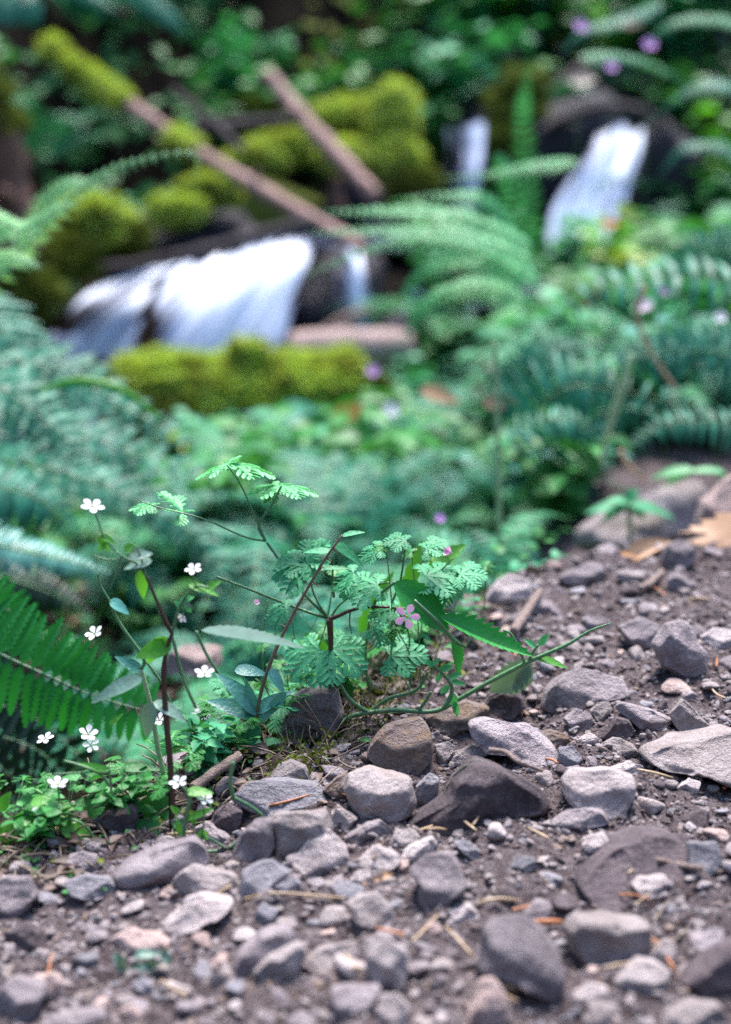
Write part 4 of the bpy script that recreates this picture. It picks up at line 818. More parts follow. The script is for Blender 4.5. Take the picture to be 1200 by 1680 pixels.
for i in range(16): put(['ovate', 'teal', 'toothed', 'cut2'][i % 4], rp.uniform(360, 760), rp.uniform(-10, 200) if i % 2 else rp.uniform(210, 330), 1.5)
for (px, py, k, s_, Yv) in [(475,700,'yellow',1.5,3.4),(560,740,'yellow',1.3,3.1),(380,745,'yellow',1.2,3.3),(640,700,'yellow',1.0,3.1),(500,690,'blue',1.4,3.4),(150,330,'ovate',1.4,4.9),(230,300,'ovate',1.5,5.6),(120,240,'ovate',1.7,5.8),(180,240,'teal',1.5,5.9),(60,300,'teal',1.3,5.2),(1050,345,'yellow',1.3,4.5),(1000,350,'bright',1.2,4.6)]: put(k, px, py, s_, Yv)
for i in range(30):
    px = 560+(i*97 % 660)+rp.uniform(-30, 30); py = 440+(i*53 % 400)+rp.uniform(-20, 20)
    if (px > 900 and py > 700) or (px < 700 and py < 560) or (820 < px < 1090 and py < 560): continue
    put(['fern3', 'fern1', 'fern4', 'fern2'][i % 4], px, py+40, .95)
for (px, py, k, s_, Yv) in [(420,860,'fern1',.8,2.0),(560,850,'fern3',.8,2.0),(680,880,'fern1',.7,1.9),(300,960,'fern3',.65,1.7),(120,1000,'fern2',.7,1.75),(470,980,'fern3',.6,1.65),(780,860,'fern3',.7,1.9),(350,800,'fern1',.9,2.4),(860,860,'fern2',.6,1.9),(600,960,'fern2',.55,1.6),(1120,250,'fern1',1.6,5.5),(1180,380,'fern3',1.5,4.8),(1130,120,'fern2',1.8,6.6),(900,60,'fern1',1.8,7.4),(750,60,'fern3',1.6,7.6),(620,40,'fern1',1.6,8.0),(330,120,'fern1',1.4,7.2),(150,170,'fern1',1.5,6.8),(60,200,'fern2',1.5,6.2),(250,300,'fern1',.9,6.2),(1190,620,'fern1',.9,2.8),(1150,440,'fern3',1.1,3.8),(820,120,'fern3',1.2,7.0),(930,160,'teal',1.6,6.1),(1090,170,'ovate',1.6,6.1),(1000,150,'toothed',1.5,6.2),(1060,140,'teal',1.5,6.2),(900,230,'ovate',1.2,6.0),(1110,260,'toothed',1.5,5.8),(880,130,'fern3',1.0,6.3),(700,380,'toothed',1.3,5.4),(740,410,'teal',1.1,5.2),(560,200,'fern3',1.0,7.0)]: put(k, px, py, s_, Yv)
for (px, py, k, s_) in [(215,1345,'ovate',.36),(250,1318,'cut2',.4),(330,1275,'teal',.36),(398,1238,'cut2',.36),(62,1392,'ovate',.3),(14,1385,'cut2',.35),(450,1200,'cut',.4),(365,1255,'ovate',.3),(500,1175,'cut2',.4),(600,1120,'cut2',.45),(665,1085,'teal',.4),(720,1030,'cut',.45),(110,1365,'cut2',.3),(560,1140,'ovate',.35)]: put(k, px, py, s_*.8)
# ground cover: low leaves and litter nobody could count
def cover(name, n, mk, reg, L, seed, lift=.02, shape='ovate', up=.6, droop=.2):
    r = np.random.default_rng(seed); x = r.uniform(reg[0], reg[1], n*3); y = r.uniform(reg[2], reg[3], n*3); d = y-np.interp(x, EX, EY); pm = fbm(np.stack([x*3, y*3, 0*x], -1), 3, seed)
    ok = (d > .06) & (pm > -.15) & ~((x/y > .14) & (y < 2.7)) & ~((x < .12) & (d < .95)) & (np.abs(x) < y*.33+.15) & ~((y > 3.4) & (x < y*.03)); x, y = x[ok][:n], y[ok][:n]; n = len(x); z = H(x, y)+lift*r.random(n)
    D = nrm(np.stack([r.normal(size=n), r.normal(size=n), r.uniform(0, up, n)], -1)); mb = MB(); s = np.clip(y/2.2, .5, 2)
    leaves(mb, np.stack([x, y, z], -1), D, nrm(np.array([0, -.2, 1.])+r.normal(0, .35, (n, 3))), L*s*r.uniform(.5, 1.2, n), L*s*.6*r.uniform(.6, 1, n), shape, 4, droop=droop, val=r.random(n))
    return tag(mb.build(name, M[mk]), kind='stuff')
cover('ground_cover', 4500, 'leaf', (-1.2, 1.8, .9, 4.8), .032, 51, .06); cover('ground_cover', 1500, 'leaf_teal', (-1.2, 1.8, .9, 4.8), .030, 52, .07)
cover('ground_cover', 250, 'leaf_yellow', (-1.2, 1.8, .9, 4.6), .03, 53, .05); cover('leaf_litter', 3000, 'deadleaf_d', (-1.2, 1.8, .9, 5), .035, 54, .01, up=.2); cover('leaf_litter', 700, 'deadleaf', (-1.2, 1.8, .9, 5), .03, 55, .01, up=.2)
def slope_cover(name, n, mk, seed, L):
    r = np.random.default_rng(seed); x = r.uniform(-3, 3.2, n*4); y = r.uniform(6.2, 9.5, n*4); pm = fbm(np.stack([x*1.3, y*1.3, 0*x], -1), 3, seed)+.35*sstep(.2, 1.2, x)-.2*(1-sstep(-.4, .3, x))
    ok = pm > .0; x, y = x[ok][:n], y[ok][:n]; n = len(x); mb = MB(); D = nrm(np.stack([r.normal(size=n), -abs(r.normal(size=n)), r.normal(0, .4, n)], -1))
    leaves(mb, np.stack([x, y, H(x, y)+.08*r.random(n)], -1), D, nrm(np.array([0, -.7, .8])+r.normal(0, .3, (n, 3))), L*r.uniform(.5, 1.2, n), L*.5, 'ovate', 4, val=r.random(n))
    return tag(mb.build(name, M[mk]), kind='stuff')
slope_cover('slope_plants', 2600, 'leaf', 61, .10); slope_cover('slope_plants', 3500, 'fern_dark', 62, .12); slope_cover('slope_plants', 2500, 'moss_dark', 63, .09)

# ------------------------------------------------------------------ foreground plants in focus
def S_(Yv): return Yv/math.cos(PITCH)*K
def pp(pts, Yv): return [at(p[0], p[1], Yv+(p[2] if len(p) > 2 else 0)) for p in pts]
def st(mb, pts, Yv, r, n=7, val=.5, rough=.12): 
    r = np.atleast_1d(r)*S_(Yv); tube(mb, pp(pts, Yv), r, n, val=val, rough=rough, seg=max(10, len(pts)*6), seed=int(pts[0][0]))
CN = np.array([0, -.75, .65])
def lp(mb, b, t, wpx, Yv, shape='ovate', n=None, dY=0, **k):
    B = at(*b, Yv); T = at(*t, Yv+dY); d = T-B; L = np.linalg.norm(d); k.setdefault('val', (b[0]*.37+t[1]*.11) % 1.0)
    n = CN if n is None else np.asarray(n, float); leaves(mb, [B], [d], [n], L, wpx*S_(Yv), shape, k.pop('seg', 14), **k)
def LL(parent, mk, Yv, items, name='leaf'):
    for l in items:
        k = dict(l[3]) if len(l) > 3 else {}; mb = MB(); lp(mb, l[0], l[1], l[2], Yv+k.pop('y', 0), k.pop('shape', 'ovate'), **k); mb.build(name, M[mk], parent)
def flower(parent, px, py, Yv, rpx, mat, face=(0, -1, .35), npet=5, rot=0, pw=.55, notch=False, closed=0.0, skip=(), cup=.15, name='flower'):
    c = at(px, py, Yv); f = nrm(np.array(face, float)); a = nrm(np.cross(f, [0, .1, 1.])); b = np.cross(f, a); mb = MB(); rr = rpx*S_(Yv)
    for i in range(npet):
        if i in skip: continue
        th = rot+i*2*math.pi/npet; d = a*math.cos(th)+b*math.sin(th); d = nrm(d+f*closed)
        leaves(mb, [c+d*rr*.08], [d], [f], rr, rr*pw, 'spoon', 8, droop=-cup, fold=.25, val=(i*.31) % 1)
    o = mb.build(name, M[mat], parent); m2 = MB(); V, F = ICO[1]; m2.add(V*rr*.10+c+f*rr*.05, F); m2.build('flower_centre', M['leaf_yellow'], o); return o
# --- herb robert clump in the middle
Y0 = 1.145
g = ghit(538, 1212); hr = thing('geranium', g, 'geranium with deeply cut leaves, dark main stem and one open pink flower', 'wildflower')
mb = MB(); st(mb, [(533,1218),(536,1180),(541,1110),(543,1060),(541,1016)], Y0, [5.5,5,4.5,4.5,6]); st(mb, [(541,1016),(556,1010),(575,1002),(600,996),(640,996)], Y0, [4.5,3.5,3,2.6,2.4]); mb.build('main_stem', M['stem_dark'], hr)
mb = MB()
for pts, r in [([(541,1016),(500,1002),(455,985),(405,965),(355,946)],[3,2.4,2]), ([(545,1112),(546,1150),(543,1182)],[2.6,2.6]), ([(640,996),(655,960),(662,925),(666,887)],[2.2,1.8,1.4]), ([(640,996),(700,1002),(735,1008)],[2,1.6]), ([(640,996),(655,1003),(668,1012)],[1.8,1.4]),
               ([(541,1016),(520,985),(510,955),(508,930)],[2,1.5]), ([(541,1016),(560,990),(600,965),(640,955)],[2,1.6]), ([(648,1000),(640,1030),(622,1055),(600,1072)],[1.8,1.4]), ([(652,1000),(668,1030),(672,1060),(665,1110)],[1.8,1.4]),
               ([(575,1002),(574,1020),(577,1040)],[1.6,1]), ([(438,890),(470,935),(500,975),(541,1016)],[2.2,3]), ([(700,1002),(690,975),(720,940),(745,915)],[1.6,1.2]), ([(548,980),(546,940),(550,905)],[2.4,1.2]), ([(436,888),(425,862),(445,830),(462,797)],[2.6,2.2,1.8]),([(436,888),(420,850),(395,795),(372,762)],[2.4,1.6,1.2]),([(436,888),(400,880),(330,850),(270,835),(230,822)],[2,1.4,1])]: mb = MB(); st(mb, pts, Y0+.01, r, 6); mb.build('side_stem', M['stem_green'], hr)
mb = MB()
def hl(px, py, tx, ty, n=None, sd=0, val=None, dY=0, Yv=Y0):
    B = at(px, py, Yv); T = at(tx, ty, Yv+dY); herb_leafset(mb, B, T-B, CN if n is None else np.array(n, float), np.linalg.norm(T-B), val, sd)
hl(545,1064,598,1100,(.1,-.7,.75),1,1,-.02); hl(525,1066,470,1110,(-.1,-.65,.8),2,.9,-.02); hl(508,925,438,938,(0,-.45,.85),3,.8); hl(505,925,535,885,(0,-.4,.9),4,.6); hl(666,887,630,885,(0,-.35,.9),5,.3)
hl(700,945,770,942,(0,-.3,.95),6,.6); hl(755,942,805,938,(0,-.35,.9),36,.9); hl(640,1075,700,1068,(0,-.5,.8),9,.9); hl(640,1000,600,1006,(0,-.4,.9),11,.8)
hl(620,960,560,965,(0,-.4,.9),13,.9); hl(500,930,455,915,(0,-.35,.9),15,.4); hl(612,1030,650,1050,(0,-.4,.9),17,.9); hl(740,960,700,985,(0,-.4,.9),41,.8); hl(580,940,545,960,(0,-.35,.95),42,.9); hl(620,900,585,915,(0,-.35,.95),43,.6); hl(470,1000,430,1015,(0,-.4,.9),44,.7); hl(700,900,735,885,(0,-.35,.9),45,.7); hl(455,1165,520,1155,(0,-.5,.85),46,.6); 
mb.build('foliage', M['leaf_teal'], hr)
mb = MB(); hl(462,797,520,803,(0,.02,1),21,.9,Yv=Y0+.03); hl(372,762,320,778,(0,.05,1),22,.9,Yv=Y0+.03); hl(380,758,450,772,(0,.05,1),23,.7,Yv=Y0+.03); hl(375,760,395,745,(0,0,1),28,.7,Yv=Y0+.03); hl(462,797,400,800,(0,0,1),29,.7,Yv=Y0+.03); hl(250,830,210,830,(0,-.1,1),24,.8,Yv=Y0+.03); hl(455,800,430,820,(0,-.4,.9),25,.5,Yv=Y0+.03); hl(300,840,262,800,(0,-.1,1),26,.7,Yv=Y0+.03); mb.build('upper_foliage', M['fern_light'], hr)
rt = np.random.default_rng(12); mb = MB(); m2 = MB()
for i in range(26):
    x0, y0 = rt.uniform(440, 740), rt.uniform(1090, 1200)-0; y0 = min(y0, 1290-(x0-440)*.62); x1, y1 = x0+rt.normal(0, 70), y0-rt.uniform(60, 230); dy = rt.uniform(.0, .12)
    st(mb, [(x0,y0),((x0+x1)/2+rt.normal(0, 12),(y0+y1)/2),(x1,y1)], Y0+dy, [1.6,1.2,.9], 5)
    if i % 3 == 1 and not (450 < x1 < 620 and y1 > 1000): B = at(x1, y1, Y0+dy); herb_leafset(m2, B, np.array([rt.normal(), rt.normal()*.4, rt.uniform(-.4, .2)]), np.array([rt.normal()*.2, -.35, .9]), rt.uniform(16, 28)*S_(Y0), rt.random(), 60+i)
mb.build('stalk_tangle', M['stem_green'], hr); m2.build('inner_foliage', M['leaf'], hr)
mb = MB(); lp(mb, (660,1000), (690,890), 34, Y0+.06, lobes=5, depth=.4); lp(mb, (740,925),(700,905),30,Y0+.05,lobes=5); lp(mb,(590,1040),(640,940),34,Y0+.07,lobes=5); lp(mb,(500,1040),(560,1100),30,Y0+.06); lp(mb,(700,940),(760,890),40,Y0+.1,lobes=5); mb.build('lit_leaves', M['leaf_bright'], hr)
flower(hr, 668, 1011, Y0-.055, 21, 'pinkp', face=(.05, -1, .1), rot=.55, pw=.62, cup=.02)
flower(hr, 742, 908, Y0+.02, 15, 'pinkp', face=(-.8, -.4, .5), rot=.2, pw=.7, closed=1.2, name='flower_bud')
flower(hr, 420, 990, Y0+.03, 8, 'pinkp', face=(.3, -.6, .6), closed=1.0, name='flower_bud')
# --- creeping green stem
g = ghit(520, 1225); cs = thing('creeping_bramble', g, 'creeping plant with a long bare green stem reaching right over the rocks', 'plant')
mb = MB(); st(mb, [(520,1228,.02),(548,1196),(575,1176),(605,1169),(650,1165),(700,1168),(728,1162),(757,1145),(815,1112),(875,1082),(930,1058),(968,1035),(1003,1022)], 1.13, [2.4,3.2,3.6,4,4,4,3.8,3.8,3.8,3.8,3.2,2,.8], 8)
st(mb, [(605,1169),(575,1148),(556,1118),(542,1096)], 1.13, [3.4,3,2.6]); st(mb, [(605,1169),(638,1146),(668,1138),(688,1128),(703,1102)], 1.14, [3.6,3.2,2.8,2.2]); st(mb, [(688,1165),(700,1148),(708,1135)], 1.13, [3,2.5])
st(mb, [(728,1162),(737,1148),(742,1130),(733,1112),(712,1092)], 1.12, [4,4.2,3,2]); st(mb, [(862,1088),(850,1062),(838,1040),(826,1034)], 1.13, [3,2.6,2]); st(mb, [(866,1086),(876,1068),(884,1058)], 1.13, [3,2.2])
mb.build('stem', M['stem_green'], cs)
mb = MB()
for b, t, w_ in [((712,1095),(700,1083),12),((722,1100),(742,1092),16),((735,1112),(758,1105),14),((738,1125),(722,1138),14),((742,1135),(748,1165),16),((726,1105),(714,1118),12),((740,1118),(765,1122),12),((884,1060),(900,1040),14),((880,1062),(862,1048),12),((745,1150),(752,1178),14),((708,1092),(722,1080),10)]: lp(mb, b, t, w_, 1.12, lobes=3, depth=.25)
mb.build('young_leaves', M['fern_light'], cs)
mb = MB(); lp(mb, (875,1078),(935,1090),18,1.13,lobes=5,depth=.2,n=(0,-.5,.8)); lp(mb,(610,1168),(690,1160),10,1.14); mb.build('small_leaves', M['leaf_bright'], cs)
# --- big serrated leaves
g = ghit(640, 1160); bg_ = thing('toothed_leaf_plant', g, 'drooping stem with big glossy toothed leaves hanging over the rocks', 'plant')
mb = MB(); st(mb, [(612,1165,.1),(600,1080,.06),(615,990,.03),(648,955)], 1.12, [3,2.5,2.5]); st(mb, [(680,985),(720,1022),(745,1050),(765,1062)], 1.12, [3,4,4,2]); mb.build('stem', M['stem_green'], bg_)
mb = MB(); lp(mb, (645,955),(742,1035),66,1.125,lobes=12,depth=.12,n=(.35,-.75,.55),fold=.35,seg=36,droop=.1,val=.1); mb.build('leaf', M['fern_near'], bg_)
mb = MB(); lp(mb, (722,1012),(864,1088),50,1.12,lobes=11,depth=.34,n=(.3,-.6,.75),fold=.9,seg=44,droop=-.15,val=.9); mb.build('leaf', M['fern_near'], bg_)
mb = MB(); lp(mb, (742,1045),(762,1110),36,1.13,lobes=8,depth=.15,n=(.8,-.6,.2),seg=24,val=.2); mb.build('leaf', M['fern_near'], bg_)
LL(bg_, 'leaf_grey', 1.15, [((872,1085),(805,1140),60,dict(lobes=8,depth=.3,n=(.3,-.85,.4),seg=28)),((870,1090),(845,1145),34,dict(lobes=6,depth=.3,n=(.3,-.85,.4),seg=20))])
# --- thorny dry twig
g = ghit(430, 1190); tw = thing('bramble_twig', g, 'thin brown bramble twig slanting up through the geranium leaves', 'twig')
mb = MB(); st(mb, [(418,1200),(430,1130),(452,1068),(480,1010),(508,960),(535,915),(562,878)], 1.11, [3.6,3.4,3.1,2.8,2.5,2.2,1.6], rough=.35)
for b, t in [((520,940),(530,930)),((500,975),(488,990)),((548,900),(556,912)),((470,1030),(460,1024)),((535,915),(546,922)),((512,953),(524,962))]: st(mb, [b, t], 1.11, [2,.6], 5)
mb.build('stem', M['stem_brown'], tw); LL(tw, 'leaf_teal', 1.115, [((560,880),(598,868),14,dict(lobes=5,depth=.2,n=(0,-.4,.9))),((545,905),(498,900),16,dict(n=(0,-.4,.9))),((548,892),(602,922),22,dict(n=(0,-.5,.8),droop=.25)),((520,935),(575,925),14,dict(lobes=5,n=(0,-.4,.9)))])
# --- white wildflowers (left clump)
def wplant(label, stems, leaves_, flowers, base, Yv, smat='stem_green', name='wildflower_plant', group='white star-flowered plants at the trail edge'):
    g = ghit(*base); root = thing(name, g, label, 'wildflower', group)
    for m_, ss in stems:
        for pts, r in ss: mb = MB(); st(mb, pts, Yv, r); mb.build('stem', M[m_], root)
    for m_, ls in leaves_: LL(root, m_, Yv, ls)
    for f in flowers: flower(root, f[0], f[1], Yv+(f[4] if len(f) > 4 else 0), f[2]*1.0, 'white', face=(f[3][0]+math.sin(f[0])*.35, f[3][1]*.6, f[3][2]+.4+math.cos(f[1])*.3), rot=f[0]*.1, pw=.62, closed=.15+.15*math.sin(f[0]*3), cup=.1)
    return root
wplant('tallest white-flowered plant with dark red upright stem and forked top', [('stem_dark', [([(283,1352),(280,1260),(273,1180),(269,1110),(275,1060),(283,1040)],[6,5.5,5,4,3.5]), ([(283,1040),(268,1010),(255,980),(240,945)],[3.6,3,2.4])]),
   ('stem_green', [([(240,945),(225,925),(205,915),(190,905)],[2.4,1.8]), ([(283,1040),(290,1010),(300,985),(322,962),(345,965)],[2.8,2]), ([(190,905),(170,880),(160,850),(153,834)],[1.8,1.2]), ([(240,945),(228,905),(215,890)],[1.8,1.2]),([(283,1044),(300,1110),(322,1162)],[3,3]),([(322,962),(318,950),(318,936)],[1.5,1.2]),([(200,918),(190,945),(180,968)],[1.8,1.2]),([(205,915),(180,918),(155,912)],[1.6,1]),([(300,985),(302,1000),(300,1010)],[1.5,1.2])])],
   [('leaf_bright', [((160,880),(182,905),14),((165,878),(190,890),12),((205,905),(222,890),16),((228,935),(240,985),22,dict(n=(.4,-.8,.4))),((310,960),(362,972),16,dict(n=(0,-.5,.8))),((340,965),(362,952),14),((175,890),(158,905),12),((282,1052),(228,1078),34,dict(n=(.1,-.9,.4),droop=-.3)),((270,1045),(238,1092),26,dict(n=(.2,-.8,.5)))]),
    ('leaf_sage', [((330,1034),(503,1050),44,dict(n=(.1,-.2,1),lobes=14,depth=.2,seg=40,droop=.1))]), ('leaf_grey', [((250,920),(200,928),24,dict(n=(0,-.5,.8))),((212,912),(250,905),20),((235,1112),(140,1146),30,dict(n=(0,-.6,.75),droop=.2)),((255,1155),(226,1212),40,dict(n=(-.4,-.7,.5),droop=.3)),((252,1152),(312,1176),26,dict(n=(.2,-.5,.8),droop=.3)),((300,985),(318,1000),10)]),
    ('fern_light', [((296,990),(310,975),12),((300,985),(318,978),12),((305,995),(315,1005),10),((298,998),(288,985),10),((303,1000),(300,985),12)])],
   [(152,832,19,(-.1,-.55,.8)),(318,934,14,(.1,-.7,.7)),(300,1012,10,(.2,-.5,-.8))], (283,1352), .99)
wplant('white-flowered plant with bent greyish stem left of the dark red stem', [('stem_pale', [([(276,1295),(262,1240),(248,1160),(232,1098)],[5,4.5,4])]), ('stem_green', [([(232,1098),(236,1080),(205,1035),(190,1010),(180,985)],[3.4,3,2.5]),([(240,1085),(265,1120),(290,1175)],[2.5,2]),([(180,985),(165,960),(160,940)],[2,1.5])])],
   [('leaf_bright', [((180,1190),(200,1170),10)]), ('leaf_blue', [((232,1100),(190,1075),20),((180,985),(215,1005),22,dict(n=(0,-.5,.8)))])], [(156,1040,16,(0,-.7,.7)),(145,1205,17,(.1,-.9,.4)),(75,1212,15,(-.2,-.6,.8)),(262,1182,14,(0,-.9,.3)),(150,1222,14,(.4,-.8,.3))], (276,1295), 1.03)
wplant('low bright green plant with two white star flowers at lower left', [('stem_green', [([(100,1385),(98,1340),(97,1305),(95,1290)],[2,1.6]), ([(100,1385),(85,1350),(72,1328)],[2,1.6]), ([(40,1400),(70,1365),(110,1345),(140,1355),(160,1385)],[2.5,2.5]),([(180,1290),(165,1270),(130,1255),(105,1248)],[3,2]),([(183,1300),(182,1280),(178,1265)],[2.5,2]),([(140,1268),(118,1290),(112,1296)],[1.6,1.4]),([(180,1265),(120,1268),(88,1270)],[2,1.4])])],
   [('leaf_bright', [((50,1318),(98,1308),26,dict(n=(0,-.4,.9))),((75,1325),(122,1322),24,dict(n=(0,-.4,.9))),((60,1352),(125,1340),30,dict(n=(0,-.35,.9))),((100,1350),(157,1378),40,dict(n=(0,-.6,.8))),((30,1360),(0,1375),30),((55,1365),(90,1400),28,dict(n=(0,-.5,.8))),((155,1372),(174,1408),16,dict(n=(.3,-.9,.2))),((20,1390),(-10,1350),26),((20,1345),(70,1345),26,dict(n=(0,-.4,.9))),((180,1265),(130,1250),14),((0,1330),(15,1300),24)]),
    ('leaf', [((130,1352),(172,1308),44,dict(y=.05)),((228,1352),(282,1310),62,dict(y=.04,n=(0,-.8,.5))),((190,1318),(230,1285),40,dict(y=.07)),((220,1372),(268,1352),44,dict(y=.02)),((30,1330),(85,1310),44,dict(y=.08)),((200,1260),(262,1255),24,dict(y=.05,n=(0,-.4,.9))),((60,1385),(130,1368),26,dict(n=(0,-.4,.9)))])],
   [(70,1326,17,(-.7,-.7,.2)),(95,1288,18,(0,-.45,.9))], (100,1390), .96)
wplant('tangled fine green stems with two small white flowers beside the short broken stick', [('stem_green', [([(325,1398),(372,1393),(400,1372),(425,1350),(430,1338),(410,1322),(383,1308)],[2.6,2.6,2.6,3]), ([(372,1393),(350,1378),(330,1370)],[2,1.5]), ([(372,1392),(360,1410),(352,1418)],[1.6,1]),([(300,1385),(305,1340),(312,1310),(300,1290)],[4,4,3]),([(383,1308),(378,1280),(383,1250)],[4,3.5]),([(330,1385),(335,1330),(322,1300)],[1.8,1.2]),([(290,1380),(285,1350),(300,1325)],[1.6,1]),([(320,1375),(318,1350),(338,1335)],[1.6,1])])],
   [('leaf_bright', [((300,1370),(288,1350),12),((320,1380),(335,1362),12),((305,1345),(325,1335),10),((330,1360),(342,1380),10),((315,1340),(350,1325),14),((310,1395),(335,1388),12),((295,1335),(280,1322),12),((322,1352),(305,1330),10),((306,1300),(350,1296),22,dict(n=(0,-.4,.9)))])],
   [(293,1284,16,(.1,-.55,.8)),(336,1312,15,(.3,-.7,.6))], (330,1392), .95)
wplant('white flower standing blurred behind the dark red stem', [('stem_green', [([(385,1150),(365,1115),(340,1075),(322,1035)],[3.4,3,2.4]),([(335,1230),(332,1200),(331,1175)],[2,1.6])])], [('leaf_blue', [((330,1180),(352,1215),22)])], [(331,1173,19,(.1,-.85,.4)),(336,1106,17,(0,-.7,.7,))], (335,1240), 1.22)
# --- curled bluish leaves near the twig
g = ghit(400, 1270); cl = thing('rosette_plant', g, 'plant with curled glossy blue-green leaves and a small round leaf', 'plant')
mb = MB(); st(mb, [(385,1310),(390,1260),(398,1210),(405,1180)], 1.12, [3.5,3]); mb.build('stem', M['stem_green'], cl)
for b, t, w_, k in [((425,1172),(370,1100),34,dict(n=(.6,-.7,.4),droop=.35)),((418,1175),(345,1140),34,dict(n=(.1,-.6,.8),droop=.3)),((420,1170),(470,1125),26,dict(n=(-.5,-.6,.6),droop=.4)),((385,1100),(440,1098),26,dict(n=(0,-.5,.9),droop=.3)),((440,1098),(474,1138),26,dict(n=(.6,-.5,.6),droop=.2)),((390,1195),(336,1212),30,dict(n=(0,-.5,.8),droop=.25)),((425,1185),(400,1120),28,dict(n=(-.3,-.8,.4),droop=.2)),((410,1185),(428,1215),26,dict(n=(0,-.8,.5))),((470,1135),(425,1185),18,dict(n=(.3,-.8,.5),droop=-.2))]: LL(cl, 'leaf_blue', 1.11, [(b, t, w_, k)])
mb = MB(); lp(mb, (395,1222),(418,1190),38,1.10,'round',n=(0,-.95,.3)); mb.build('round_leaf', M['leaf_teal'], cl)
mb = MB(); st(mb, [(432,1275),(432,1245),(430,1222)], 1.10, [3,4,6]); lp(mb,(430,1220),(398,1212),16,1.10,n=(0,-.4,.9)); lp(mb,(430,1220),(466,1212),18,1.10,n=(0,-.4,.9)); lp(mb,(372,1222),(355,1205),18,1.12); lp(mb,(372,1215),(392,1222),16,1.12); lp(mb,(462,1210),(450,1222),12,1.12); mb.build('sprout', M['fern_light'], cl)
# --- moss and roots at the stem base, dark twigs
g = ghit(520, 1260); ms = thing('moss_tuft', g, 'dark mossy tuft with dry stalks at the foot of the geranium', 'moss'); r = np.random.default_rng(3); mb = MB()
for i in range(260):
    px, py = r.uniform(470, 720), r.uniform(1090, 1275); 
    if py > 1310-(px-470)*.75+20: continue
    G = ghit(px, py); d = r.normal(size=3)*.018+np.array([0, -.004, .02]); tube(mb, [G, G+d*.5+r.normal(0, .003, 3), G+d*r.uniform(.5, 1.2)], [.0006, .0003], 4, seg=5, val=r.random())
mb.build('stalk_tangle', M['stem_brown'], ms); mb = MB()
n = 2200; px, py = r.uniform(450, 730, n), r.uniform(1080, 1290, n); ok = py < 1320-(px-450)*.8; Gs = np.array([ghit(a, b) for a, b in zip(px[ok][:700], py[ok][:700])]); Gs = np.repeat(Gs, 3, 0)+r.normal(0, .006, (len(Gs)*3, 3))
leaves(mb, Gs, nrm(r.normal(size=Gs.shape)+[0, 0, 1.2]), r.normal(size=Gs.shape), 0.007, .003, 'lance', 2, val=r.random(len(Gs))); mb.build('moss', M['moss_dark'], ms)
# shaded litter on the dark soil at the trail edge
r = np.random.default_rng(44); mbs = {'deadleaf_d': MB(), 'stem_brown': MB(), 'moss_dark': MB(), 'leaf': MB()}
for i in range(1500):
    px = r.uniform(-20, 800); ye = np.interp(px, [-20, 190, 400, 560, 700, 800], [1425, 1345, 1265, 1190, 1085, 985]); py = ye+r.normal(-30, 45)
    G = ghit(px, py); k = ['deadleaf_d', 'stem_brown', 'moss_dark', 'deadleaf_d', 'leaf', 'stem_brown', 'moss_dark', 'stem_brown'][i % 8]; d = nrm(r.normal(size=3)*[1, 1, .25])
    if k == 'stem_brown': L = r.uniform(.01, .045); tube(mbs[k], [G+[0, 0, .004], G+d*L*.5+[0, 0, .008], G+d*L+[0, 0, .003]], [.0009, .0006], 4, seg=4, val=r.random())
    else: L = {'leaf': .011, 'moss_dark': .008}.get(k, .016)*r.uniform(.4, 1.2); leaves(mbs[k], [G+[0, 0, .004]], [d+[0, 0, .3]], [r.normal(0, .3, 3)+[0, -.2, 1]], L, L*.6, 'ovate', 4, droop=.3, fold=.5)
for k, m_ in mbs.items(): tag(m_.build('leaf_litter' if k != 'leaf' else 'tiny_seedlings', M[k]), kind='stuff')
# --- tall pale grass stalk, sapling, blurred flowers and odd leaves
def stalk(label, pts, Yv, r, m_, name='grass_stalk', cat='stalk', lv=(), lm='fern_light'):
    P = pp(pts, Yv); root = thing(name, (P[0][0], P[0][1], gz(P[0][0], P[0][1])), label, cat); mb = MB(); st(mb, pts, Yv, r); mb.build('stem', M[m_], root)
    if lv:
        mb = MB()
        for l in lv: lp(mb, l[0], l[1], l[2], Yv, n=l[3] if len(l) > 3 else None, lobes=l[4] if len(l) > 4 else 0)
        mb.build('leaf', M[lm], root)
    return root
stalk('tall pale straight grass stalk right of centre', [(820,950),(818,800),(815,680),(812,560)], 1.95, [5,5,4,3], 'stem_pale')
stalk('young sapling with a flat whorl of leaves beyond the trail crest', [(1036,905),(1034,870),(1030,825)], 1.95, [4,4,4], 'stem_green', 'sapling', 'sapling', [((1030,828),(960,832),30,(0,-.35,.9)),((1030,828),(1112,838),34,(0,-.3,.95)),((1030,826),(1000,815),24,(0,-.3,.95)),((1030,826),(1065,850),26,(0,-.5,.85)),((1030,826),(985,850),26,(0,-.5,.85)),((1028,822),(1045,800),24,(0,-.5,.85))], 'leaf_teal')
stalk('plant with split pale leaves behind the pinkish boulder at right', [(1200,800),(1190,790),(1180,775)], 2.0, [3,3,3], 'stem_green', 'leafy_plant', 'plant', [((1140,770),(1070,775),30,(0,-.4,.9),5),((1140,770),(1090,790),24,(0,-.6,.8),4),((1190,775),(1130,765),24,(0,-.3,.95),5),((1200,780),(1180,800),20),((1150,862),(1085,868),26,(0,-.4,.9))], 'fern_light')
stalk('arching bent grass blade over the left fern', [(60,640),(130,625),(200,640),(268,690)], 2.05, [3,7,7,2], 'leaf_bright', 'bent_grass', 'grass')
stalk('pale green shoot rising in front of the right fern', [(985,760),(1000,700),(1020,640),(1040,580)], 2.1, [3,6,8,3], 'stem_pale', 'fern_shoot', 'shoot')
